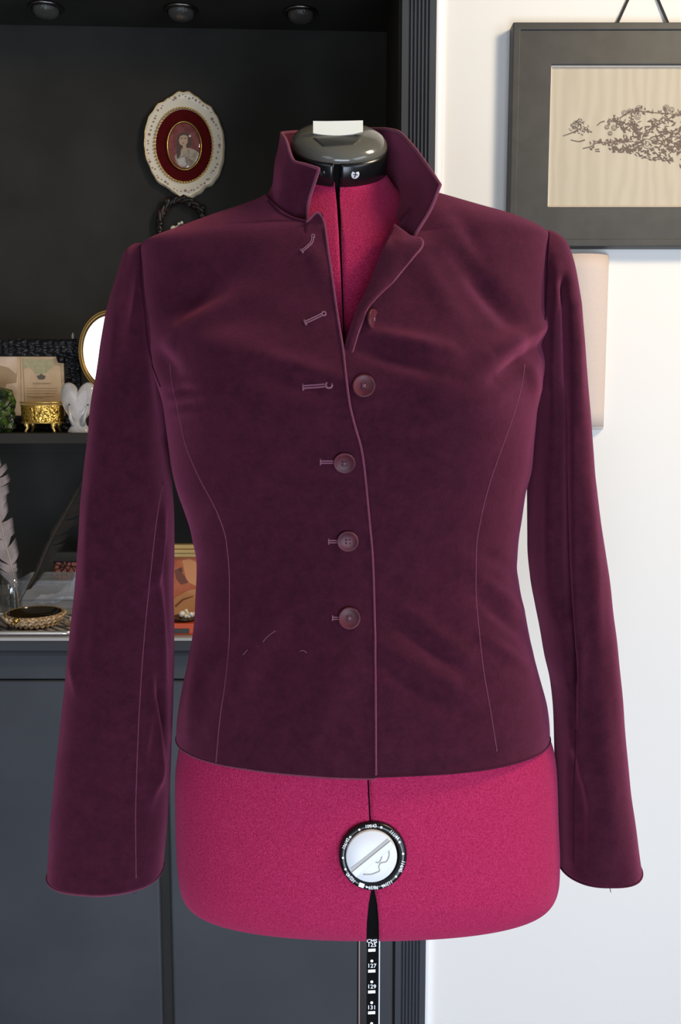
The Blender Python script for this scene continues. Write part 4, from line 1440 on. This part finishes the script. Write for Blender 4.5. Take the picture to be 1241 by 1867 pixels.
flat('left_page', M['paper_pale'], [(-70, 648), (31, 646), (33, 757), (-70, 757)], ce)
flat('printed_vignette', M['print_brown'], [(-40, 672), (-5, 665), (15, 670), (30, 682), (32, 672), (30, 698), (12, 700), (8, 712), (-40, 712)], ce, 1)
flat('printed_valance', M['print_green'], [(41, 654), (96, 655), (97, 668), (90, 673), (84, 680), (78, 682), (66, 682), (60, 674), (52, 668), (46, 672), (41, 672)], ce)
flat('printed_crown', M['print_grey'], [(67, 685), (72, 684), (75, 681), (78, 684), (83, 685), (82, 690), (79, 692), (71, 692), (69, 690)], ce, 1)
ln = MB()


def bars(px0, px1, py, h, seed):
    r_ = random.Random(seed); x = px0
    while x < px1:
        w_ = r_.uniform(1.2, 4.5)
        if x + w_ > px1: break
        ring = [P(a, b, Yq - .0002) for a, b in ((x, py - h / 2), (x + w_, py - h / 2), (x + w_, py + h / 2), (x, py + h / 2))]
        ln.prism(ring, [p + (0, .0004, 0) for p in ring])
        x += w_ + r_.uniform(.5, 1.2)


bars(60, 95, 699, 2.4, 1)
for k_, (a, b, y) in enumerate(((49, 105, 708), (49, 104, 712.5), (48, 104, 717), (50, 100, 723), (57, 80, 725))):
    bars(a, b, y, .9, 5 + k_)
ln.build('printed_lines', M['print_brown'], ce, smooth=False)
for a, b in (((41, 653), (45, 735)), ((110, 656), (115, 735)), ((37, 652), (39, 757))):
    ring = [P(a[0], a[1], Yq - .0001), P(a[0] + .9, a[1], Yq - .0001), P(b[0] + .9, b[1], Yq - .0001), P(b[0], b[1], Yq - .0001)]
    MB().prism(ring, [p + (0, .0003, 0) for p in ring]).build('printed_border', M['print_brown'], ce, smooth=False)

# green mineral specimen
gx = P(2, 745, YS + .045)
gm = MB()
R3 = random.Random(4)
V = []
zt = P(5, 706, YS + .045)[2]
for i in range(13):
    v_ = i / 12
    row = []
    for j in range(22):
        a = 2 * PI * j / 22
        rr_ = (.024 if 0 < i < 12 else (.001 if i == 12 else .018)) * (1 + .18 * R3.uniform(-1, 1)) * (1.0 if v_ < .8 else .92)
        row.append((gx[0] + rr_ * math.cos(a) * 1.0, YS + .045 + rr_ * math.sin(a), zS + .0006 + (zt - zS) * v_ * (1 if i in (0, 12) else R3.uniform(.96, 1.02))))
    V.append(row)
gm.grid(np.array(V), closed=True)
tag(gm.build('mineral_specimen', M['green_rock'], smooth=False), 'rough dark green mineral chunk at the left end of the upper shelf', 'mineral')

# brass filigree casket on four feet
Yc_ = YS + .042
bc = thing('filigree_casket', (P(78, 790, Yc_)[0], Yc_, zS), 'small oval gold filigree casket on four little feet, on the upper shelf', 'jewelry box')
cxx = P(78, 760, Yc_)[0]; sC = proj(P(78, 760, Yc_))[2] / F
zt, zb_ = P(78, 733, Yc_)[2], P(78, 771, Yc_)[2]
ra = 38.5 * sC
MB().lathe((cxx, Yc_, zb_), [(ra * .93, 0), (ra * .97, .003), (ra * .97, .006), (ra * .985, zt - zb_ - .006), (ra * .985, zt - zb_ - .005)], 56, 1, .68).build('pierced_wall', M['filigree'], bc, solid=0.0012)
rm = MB()
for zz_, r_, kx in ((zt - .001, .0018, 1.0), (zt - .006, .0013, 1.0), (zb_ + .0005, .0016, .96)):
    rm.tube([(cxx + ra * kx * math.cos(a), Yc_ + ra * kx * .68 * math.sin(a), zz_) for a in np.linspace(0, 2 * PI, 57)], r_, 8, cap=False)
rm.build('gilt_rim', M['gold'], bc)
lf = MB().lathe((cxx, Yc_, zb_ + .004), [(.001, 0), (ra * .9, 0.0)], 40, 1, .66).build('floor_lining', M['red_velvet'], bc)
for a in (-2.35, -.8, .8, 2.35):
    px_, py_ = cxx + ra * .90 * math.cos(a), Yc_ + ra * .62 * math.sin(a)
    ox_, oy_ = math.cos(a), math.sin(a)
    MB().tube([(px_ - ox_ * .002, py_ - oy_ * .002, zb_ + .004), (px_, py_, zb_ - .004), (px_ - ox_ * .002, py_ - oy_ * .001, zb_ - .009), (px_ + ox_ * .002, py_ + oy_ * .001, zS + .0042), (px_ + ox_ * .003, py_ + oy_ * .002, zS + .0004)],
              [.0048, .0052, .0032, .0024, .0030], 10).build('leg', M['gold'], bc)

# quartz heart on a clear stand
Yh = YS + .03
hh = thing('crystal_heart', (P(143, 790, Yh)[0], Yh, zS), 'milky quartz heart resting in a clear pronged stand beside the gold casket', 'ornament')
hc = P(143, 728, Yh); sH = proj(hc)[2] / F
HO = catmull([(143, 713), (136, 702), (126, 697), (117, 700), (112, 710), (111, 722), (114, 738), (121, 753), (131, 765), (143, 771), (155, 765), (165, 753), (172, 738), (175, 722), (174, 710), (169, 700), (160, 697), (150, 702), (143, 713)], 61)[:-1]
HW = np.array([P(a, b, Yh) for a, b in HO]); HC = P(143, 734, Yh)
V = []
for k_ in np.r_[1e-5, .004, .03, np.linspace(0.1, PI - .1, 17), PI - .03, PI - .004, PI - 1e-5]:
    q_ = math.sin(k_) ** .45
    V.append([HC + (p_ - HC) * q_ + np.array([0, -.011 * math.cos(k_), 0]) for p_ in HW])
MB().grid(np.array(V), closed=True).build('heart', M['quartz'], hh)
st = MB()
st.lathe((hc[0], Yh, zS + .0004), [(.0215, 0), (.0225, .003), (.019, .008), (.0135, .015), (.0125, .023), (.006, .0235), (.0005, .0236)], 32, 1, .62)
st.build('stand_base', M['quartz'], hh)
for s_ in (-1, 1):
    MB().tube([(hc[0] + s_ * .008, Yh - .006, zS + .014), (hc[0] + s_ * .013, Yh - .012, zS + .028), P(143 + s_ * 17, 739, Yh - .0125)], [.0045, .0035, .002], 10).build('prong', M['quartz'], hh)
    MB().ball(P(143 + s_ * 17, 738, Yh - .0135), .0016, 10, 6).build('prong_tip', M['recess'], hh)

# oval brass table mirror
Ym = YS + .085
mi = thing('oval_mirror', (P(200, 786, Ym)[0], Ym, zS), 'brass-rimmed oval table mirror half hidden behind the jacket sleeve', 'mirror')
rx_, rz_ = 60, 76
mc = P(203, 641, Ym); sM = proj(mc)[2] / F
lean = math.radians(1)


def mpt(a, k, dy=0.0):
    x = rx_ * sM * k * math.cos(a); z = rz_ * sM * k * math.sin(a)
    return (mc[0] + x, Ym + dy + z * math.sin(lean), mc[2] + z * math.cos(lean))


fr2 = MB()
ring_prof = [(1.0, .004), (1.0, -.003), (.975, -.006), (.955, -.0045), (.94, -.0055), (.90, -.006), (.865, -.0035), (.85, -.001)]
fr2.grid(np.array([[mpt(a, k_, d) for a in np.linspace(0, 2 * PI, 90, endpoint=False)] for k_, d in ring_prof]), closed=True)
fr2.build('brass_rim', M['old_brass'], mi)
gm2 = MB()
ring = [mpt(a, .87, -.001) for a in np.linspace(0, 2 * PI, 80, endpoint=False)]
gm2.prism(ring, [(p[0], p[1] + .003, p[2]) for p in ring])
gm2.build('mirror_glass', M['mirror'], mi, smooth=False)
sd = MB()
sd.tube([mpt(-PI / 2, .98, .001), (mc[0], Ym + .002, zS + .018)], .004, 10)
sd.lathe((mc[0], Ym + .004, zS + .0004), [(.032, 0), (.033, .003), (.024, .007), (.010, .012), (.005, .02), (.001, .021)], 32, 1, .8)
sd.build('mirror_stand', M['old_brass'], mi)

# little clear crystal point seen between sleeve and body
Yx = YS + .02
cp = P(304, 790, Yx)
MB().prism([(cp[0] - .012, Yx - .006, zS + .0004), (cp[0] + .006, Yx - .008, zS + .0004), (cp[0] + .012, Yx + .004, zS + .0004), (cp[0] - .004, Yx + .01, zS + .0004)],
           [(cp[0] + .001, Yx - .001, zS + .011), (cp[0] + .003, Yx - .001, zS + .011), (cp[0] + .003, Yx + .001, zS + .0112), (cp[0] + .001, Yx + .001, zS + .0112)])
cpm = MB().prism([(cp[0] - .012, Yx - .006, zS + .0004), (cp[0] + .006, Yx - .008, zS + .0004), (cp[0] + .012, Yx + .004, zS + .0004), (cp[0] - .004, Yx + .01, zS + .0004)],
                 [(cp[0] + .001, Yx - .001, zS + .011), (cp[0] + .003, Yx - .001, zS + .011), (cp[0] + .003, Yx + .001, zS + .0112), (cp[0] + .001, Yx + .001, zS + .0112)])
tag(cpm.build('crystal_point', M['bead'], smooth=False), 'small pale crystal point on the upper shelf, glimpsed between sleeve and jacket body', 'crystal')

# ------------------------------------------------------------------ things on the counter
zC = ZL
# silver tray
ty = thing('serving_tray', (P(30, 1158, 1.66)[0], 1.68, zC), 'shallow silver tray with striped surface under the woven bowl', 'tray')
tx1 = P(131, 1155, 1.595)[0]; tx0 = tx1 - .24; ty0, ty1 = 1.592, 1.74


def rrect(x0_, x1_, y0_, y1_, r_, z, n=6):
    out = []
    for cx_, cy_, a0_ in ((x1_ - r_, y1_ - r_, 0), (x0_ + r_, y1_ - r_, PI / 2), (x0_ + r_, y0_ + r_, PI), (x1_ - r_, y0_ + r_, 1.5 * PI)):
        for k_ in range(n + 1):
            a = a0_ + PI / 2 * k_ / n
            out.append((cx_ + r_ * math.cos(a), cy_ + r_ * math.sin(a), z))
    return out


tm = MB(); tm.prism(rrect(tx0 + .004, tx1 - .004, ty0 + .004, ty1 - .004, .012, zC + .0005), rrect(tx0 + .004, tx1 - .004, ty0 + .004, ty1 - .004, .012, zC + .004))
tm.build('tray_surface', M['tray'], ty, smooth=False)
tmr = MB(); q = rrect(tx0, tx1, ty0, ty1, .016, zC + .0055); tmr.tube(q + q[:1], .0042, 8, cap=False)
tmr.build('tray_rim', M['silver'], ty)
# woven bowl
Yb_ = 1.655
zB = zC + .0048
bl = thing('woven_bowl', (P(64, 1140, Yb_)[0], Yb_, zB), 'round woven bowl with dark glazed inside, on the silver tray', 'bowl')
bx = P(63, 1125, Yb_)[0]; sB = proj(P(63, 1125, Yb_))[2] / F
rb_ = 53 * sB
zr_ = P(63, 1115, Yb_)[2]
H = zr_ - zB
MB().lathe((bx, Yb_, zB), [(rb_ * .5, 0), (rb_ * .72, H * .15), (rb_ * .92, H * .55), (rb_ * 1.0, H * .95), (rb_ * .97, H), (rb_ * .9, H * .97)], 56).build('woven_wall', M['woven'], bl)
MB().lathe((bx, Yb_, zB), [(rb_ * .9, H * .97), (rb_ * .82, H * .6), (rb_ * .6, H * .3), (.001, H * .22)], 56).build('glazed_lining', M['bowl_inside'], bl)
q = P(30, 1131, Yb_ - rb_ * .95)
mbx = MB().ball(q, .006, 14, 10)
for k_ in range(5):
    mbx.ball(q + (-.006 - .002 * k_, .004 * k_, -.006 + .002 * math.sin(k_ * 2)), .0032, 10, 6)
mbx.build('gilt_beads', M['brass'], bl)
rp = MB()
for k_ in range(3):
    hz = H * (.25 + .25 * k_)
    rk = rb_ * (.80, .92, 1.0)[k_]
    rp.tube([(bx + (rk + .0015 * math.cos(28 * a + k_)) * math.cos(a), Yb_ + (rk + .0015 * math.cos(28 * a + k_)) * math.sin(a), zB + hz + .0022 * math.sin(28 * a + k_ * 2)) for a in np.linspace(0, 2 * PI, 280)], .0024, 6, cap=False)
rp.build('rope_coils', mat('rope_fibre', sr(214, 184, 144), 0.7, noise=(200, sr(150, 120, 84), .4, .6)), bl)
# glass jar holding feathers
Yj = 1.728
jx = P(22, 1100, Yj)[0]
MB_j = MB().lathe((jx, Yj, zC + .0005), [(.0005, 0), (.018, 0), (.0195, .002), (.0195, .055), (.021, .092), (.0198, .092), (.0182, .055), (.0182, .004), (.0005, .0035)], 32)
tag(MB_j.build('glass_jar', thin_mat('jar_glass', (.93, .95, .96, 1), .09)), 'narrow clear glass jar holding feathers behind the woven bowl', 'jar')


def feather(name, shaft, width, mt, label, side_r, side_l, seed, r=.0016, quill='quill', ruff=.25):
    """shaft: list of world points"""
    root = thing(name, shaft[0], label, 'feather')
    pts = catmull(np.array(shaft), 60)
    MB().tube(pts, np.linspace(r, r * .3, 60), 7).build('shaft', M[quill], root)
    rr_ = random.Random(seed)
    T = np.gradient(pts, axis=0); T /= np.linalg.norm(T, axis=1)[:, None]
    m = MB()
    n = 170
    idx = np.linspace(10, 58, n)
    for s_, k_side in ((1, side_r), (-1, side_l)):
        clump = 0
        for i, f_ in enumerate(idx):
            if i % 11 == 0: clump = rr_.uniform(-ruff, ruff); cl_len = rr_.uniform(1 - ruff * 1.2, 1.1)
            b = pts[int(f_)] + (pts[min(59, int(f_) + 1)] - pts[int(f_)]) * (f_ % 1)
            t_ = T[int(f_)]
            S = np.cross(t_, np.array([0, 1.0, 0])); S /= np.linalg.norm(S)
            v_ = (f_ - 10) / 48
            L = width * k_side * min(1, .35 + 2.2 * v_) * (1 - max(0, (v_ - .75) / .25) ** 2 * .8) * cl_len
            d = S * s_ * .82 + t_ * (.55 + clump)
            d /= np.linalg.norm(d)
            tip = b + d * L + t_ * L * .15 + np.array([0, rr_.uniform(-.003, .003), 0])
            midp = b + d * L * .5 + np.array([0, -.002, 0])
            wv = t_ * .0011
            m.add([b - wv, b + wv, midp + wv, midp - wv, tip], [(0, 1, 2, 3), (3, 2, 4)])
    m.build('vane', mt, root)
    return root


feather('grey_feather', [P(36, 1128, Yj), P(31, 1080, Yj), P(20, 1030, Yj + .004), P(6, 975, Yj + .008), P(-2, 930, Yj + .01), P(-6, 875, Yj + .012), P(-5, 830, Yj + .012)], .058, M['feather'],
        'large ruffled grey feather standing in the glass jar on the counter', 1.0, .5, 2, ruff=.42)
feather('dark_feather', [P(24, 1128, Yj + .006), P(40, 1090, Yj + .02), P(66, 1046, Yj + .05), P(90, 990, Yj + .08), P(120, 935, Yj + .11), P(150, 880, Yj + .13), P(175, 830, Yj + .14)], .028, M['feather_dark'],
        'slim dark brown feather leaning right from the glass jar', .35, 1.5, 5, r=.0011, quill='quill_dark')

# small charcoal frame with pink patterned insert
Yg = 1.935
g_ = thing('small_frame', (P(130, 1090, Yg)[0], Yg, zC), 'small charcoal frame with pink scale-patterned print behind the clear box', 'photo frame')
gx0 = P(83, 1030, Yg)[0]; gx1 = gx0 + .17; gz1 = P(100, 1007, Yg)[2]
hx0 = P(97, 1030, Yg)[0]; hz1 = P(100, 1024, Yg)[2]
gm_ = MB(); frame_ring(gm_, (gx0, gx1, zC + .0005, gz1), (hx0, gx1 - (hx0 - gx0), zC + .018, hz1), Yg, Yg + .014)
gm_.build('frame', M['frame_black'], g_, smooth=False, bevel=.001)
MB().box(hx0 - .002, gx1 - (hx0 - gx0) + .002, Yg + .004, Yg + .008, zC + .016, hz1 + .002).build('patterned_print', M['pink_print'], g_, smooth=False)

# clear plastic box
Yp1 = 1.80
pbx0, pbx1 = P(33, 1090, Yp1)[0], P(33, 1090, Yp1)[0] + .19
pz1 = P(90, 1058, Yp1)[2]
pb = thing('clear_box', ((pbx0 + pbx1) / 2, Yp1 + .05, zC), 'cloudy clear plastic box behind the woven bowl', 'box')
pm_ = MB()
r0 = rrect(pbx0, pbx1, Yp1, Yp1 + .09, .008, zC + .0006); r1 = rrect(pbx0 - .002, pbx1 + .002, Yp1 - .002, Yp1 + .092, .009, pz1)
i0 = rrect(pbx0 + .0014, pbx1 - .0014, Yp1 + .0014, Yp1 + .0886, .007, zC + .0026); i1 = rrect(pbx0 - .0006, pbx1 + .0006, Yp1 - .0006, Yp1 + .0906, .008, pz1)
pm_.grid(np.array([r0, r1, i1, i0]), closed=True)
nn2 = len(r0)
pm_.f.append(tuple(range(nn2))); pm_.f.append(tuple(range(3 * nn2, 4 * nn2))[::-1])
pm_.build('tub', M['plastic_clear'], pb)
for py in (1062, 1092):
    z = P(90, py, Yp1)[2]
    q = rrect(pbx0 - .0022, pbx1 + .0022, Yp1 - .0022, Yp1 + .0922, .009, z)
    MB().tube(q + q[:1], .0013, 6, cap=False).build('rib', M['plastic_clear'], pb)
# crumpled tissue lying in the box
ts = MB()
R5 = random.Random(8)
V = []
for i in range(9):
    row = []
    for j in range(14):
        x = pbx0 + .02 + (pbx1 - pbx0 - .04) * j / 13; y = Yp1 + .012 + .066 * i / 8
        z = zC + .006 + .045 * math.exp(-((j - 8.5) / 3.5) ** 2 - ((i - 5) / 4) ** 2) * 1.5 + R5.uniform(0, .008)
        row.append((x, y, z))
    V.append(row)
ts.grid(np.array(V))
tag(ts.build('tissue', M['tissue'], smooth=False, solid=.0008, offset=1), 'crumpled pale tissue inside the cloudy clear box', 'tissue')

# driftwood stick on the tray's left and shells on its right
dw = MB().tube([P(-22, 1128, 1.64), P(-4, 1134, 1.64), P(14, 1145, 1.625)], [.006, .0055, .003], 10)
for v_ in range(len(dw.v)):
    dw.v[v_] = (dw.v[v_][0], dw.v[v_][1], dw.v[v_][2])
zmin = min(p[2] for p in dw.v)
dw.v = [(a, b, c + zB + .0002 - zmin) for a, b, c in dw.v]
tag(dw.build('driftwood', M['wood_bit']), 'grey driftwood stick lying at the left of the woven bowl', 'stick')
for i, (px, py, r_, lab) in enumerate(((122, 1133, .0065, 'beige pebble shell beside the right rim of the woven bowl'), (131, 1125, .006, 'white shell on the tray corner nearest the jacket sleeve'))):
    Ysx = 1.64 + i * .025
    c = P(px, py, Ysx)
    m = MB()
    V = []
    for a in np.linspace(.02, PI - .02, 12):
        V.append([(c[0] + r_ * (1 - .2 * math.cos(a)) * math.sin(a) * math.cos(b) * (1 + .08 * math.cos(7 * b)), Ysx + r_ * math.sin(a) * math.sin(b), zB + r_ * 1.1 + r_ * 1.1 * math.cos(a) + .0001 + (0.0)) for b in np.linspace(0, 2 * PI, 22, endpoint=False)])
    m.grid(np.array(V), closed=True)
    tag(m.build('shell', M['bead'] if i else M['wood_bit']), lab, 'shell')

# gilt framed painting seen between sleeve and body
Ygf = 1.69
gp = thing('gilt_painting', (P(392, 1085, Ygf)[0], Ygf, zC), 'gold-framed orange painting on the counter, seen between left sleeve and jacket body', 'picture')
qx0 = P(262, 1050, Ygf)[0]; qx1 = qx0 + .21; qz1 = P(330, 992, Ygf)[2]; rail = .024
gpm = MB()
for k_, (d0, d1, yy_) in enumerate(((0, .36, -.004), (.36, .68, -.007), (.68, 1.0, -.003))):
    a_, b_ = rail * d0, rail * d1
    frame_ring(gpm, (qx0 + a_, qx1 - a_, zC + .0005 + a_ * .4, qz1 - a_), (qx0 + b_, qx1 - b_, zC + .0005 + b_ * .4, qz1 - b_), Ygf + yy_, Ygf + .01)
gpm.build('gilt_frame', mat('aged_gilt', sr(206, 176, 118), 0.42, metal=.7), gp, smooth=False, bevel=.0012)
pm2 = MB().box(qx0 + rail - .001, qx1 - rail + .001, Ygf + .003, Ygf + .007, zC + rail * .4 - .001, qz1 - rail + .001)
pa = pm2.build('canvas', mat('warm_canvas', sr(202, 118, 78), 0.6, noise=(22, sr(168, 84, 58), .35, .65)), gp, smooth=False)
mk = lambda n_, c_: mat(n_, c_, .6)
Ypa = Ygf + .0026
flat('painted_figure', mk('painted_tan', sr(214, 150, 104)), [(332, 1022), (345, 1018), (358, 1026), (372, 1022), (380, 1060), (360, 1070), (340, 1060)], pa, 0, Ypa)
flat('painted_shadow', mk('painted_brown', sr(120, 70, 58)), [(318, 1040), (326, 1036), (336, 1050), (344, 1062), (330, 1066), (322, 1056)], pa, 1, Ypa)
flat('painted_mark', mk('painted_dark', sr(96, 62, 54)), [(326, 1036), (331, 1034), (333, 1042), (327, 1044)], pa, 2, Ypa)
flat('painted_drape', mk('painted_peach', sr(196, 140, 92)), [(300, 1108), (322, 1088), (345, 1076), (372, 1072), (380, 1120), (300, 1122)], pa, 1, Ypa)
flat('painted_line', mk('painted_line', sr(130, 78, 52)), [(318, 1104), (332, 1092), (352, 1086), (352, 1088), (334, 1095), (320, 1108)], pa, 2, Ypa)
# red box in front, dark dish with beads on it
Yr = 1.598
rx0 = P(296, 1150, Yr)[0]
bxz = P(330, 1137, Yr)[2]
rbx = thing('red_box', (rx0 + .05, Yr + .03, zC), 'small red box with a dark front panel on the counter under the dish of beads', 'box')
MB().box(rx0, rx0 + .09, Yr, Yr + .052, zC + .0006, bxz).build('body', M['red_box'], rbx, smooth=False, bevel=.001)
MB().box(rx0 + .004, P(345, 1150, Yr)[0], Yr - .0012, Yr - .0001, zC + .004, P(330, 1146, Yr)[2]).build('front_panel', M['recess'], rbx, smooth=False)
dcx = P(338, 1135, Yr + .025)[0]
ds = MB().lathe((dcx, Yr + .026, bxz + .0004), [(.0005, 0), (.015, 0), (.022, .003), (.026, .0058), (.024, .0062), (.018, .0035), (.0005, .0025)], 32)
tag(ds.build('dark_dish', M['bowl_inside']), 'dark little dish of pale beads on top of the red box', 'dish')
R6 = random.Random(2)
bead_base = None
for i in range(9):
    px = (332, 341, 349, 337, 345, 353, 328, 350, 340)[i]
    dy = (.0, .006, .0, .012, -.006, .008, .010, -.008, -.006)[i]
    x = P(px, 1125, Yr + .026)[0]
    rad_ = (.0062, .0046, .0048, .004, .0042, .0044, .0036, .0036, .004)[i]
    z = bxz + .0048 + rad_ + (.005 if i in (3, 7) else 0)
    if bead_base is None:
        bead_base = MB().ball((0, 0, 0), 1.0, 16, 10).build('glass_bead', M['bead'])
        o = bead_base
    else:
        o = bead_base.copy(); COL.objects.link(o)
    o.location = (x, Yr + .026 + dy, z)
    o.scale = (rad_,) * 3
    tag(o, 'small round pale bead lying in the dark dish on the red box', 'bead', 'beads in the dark dish')
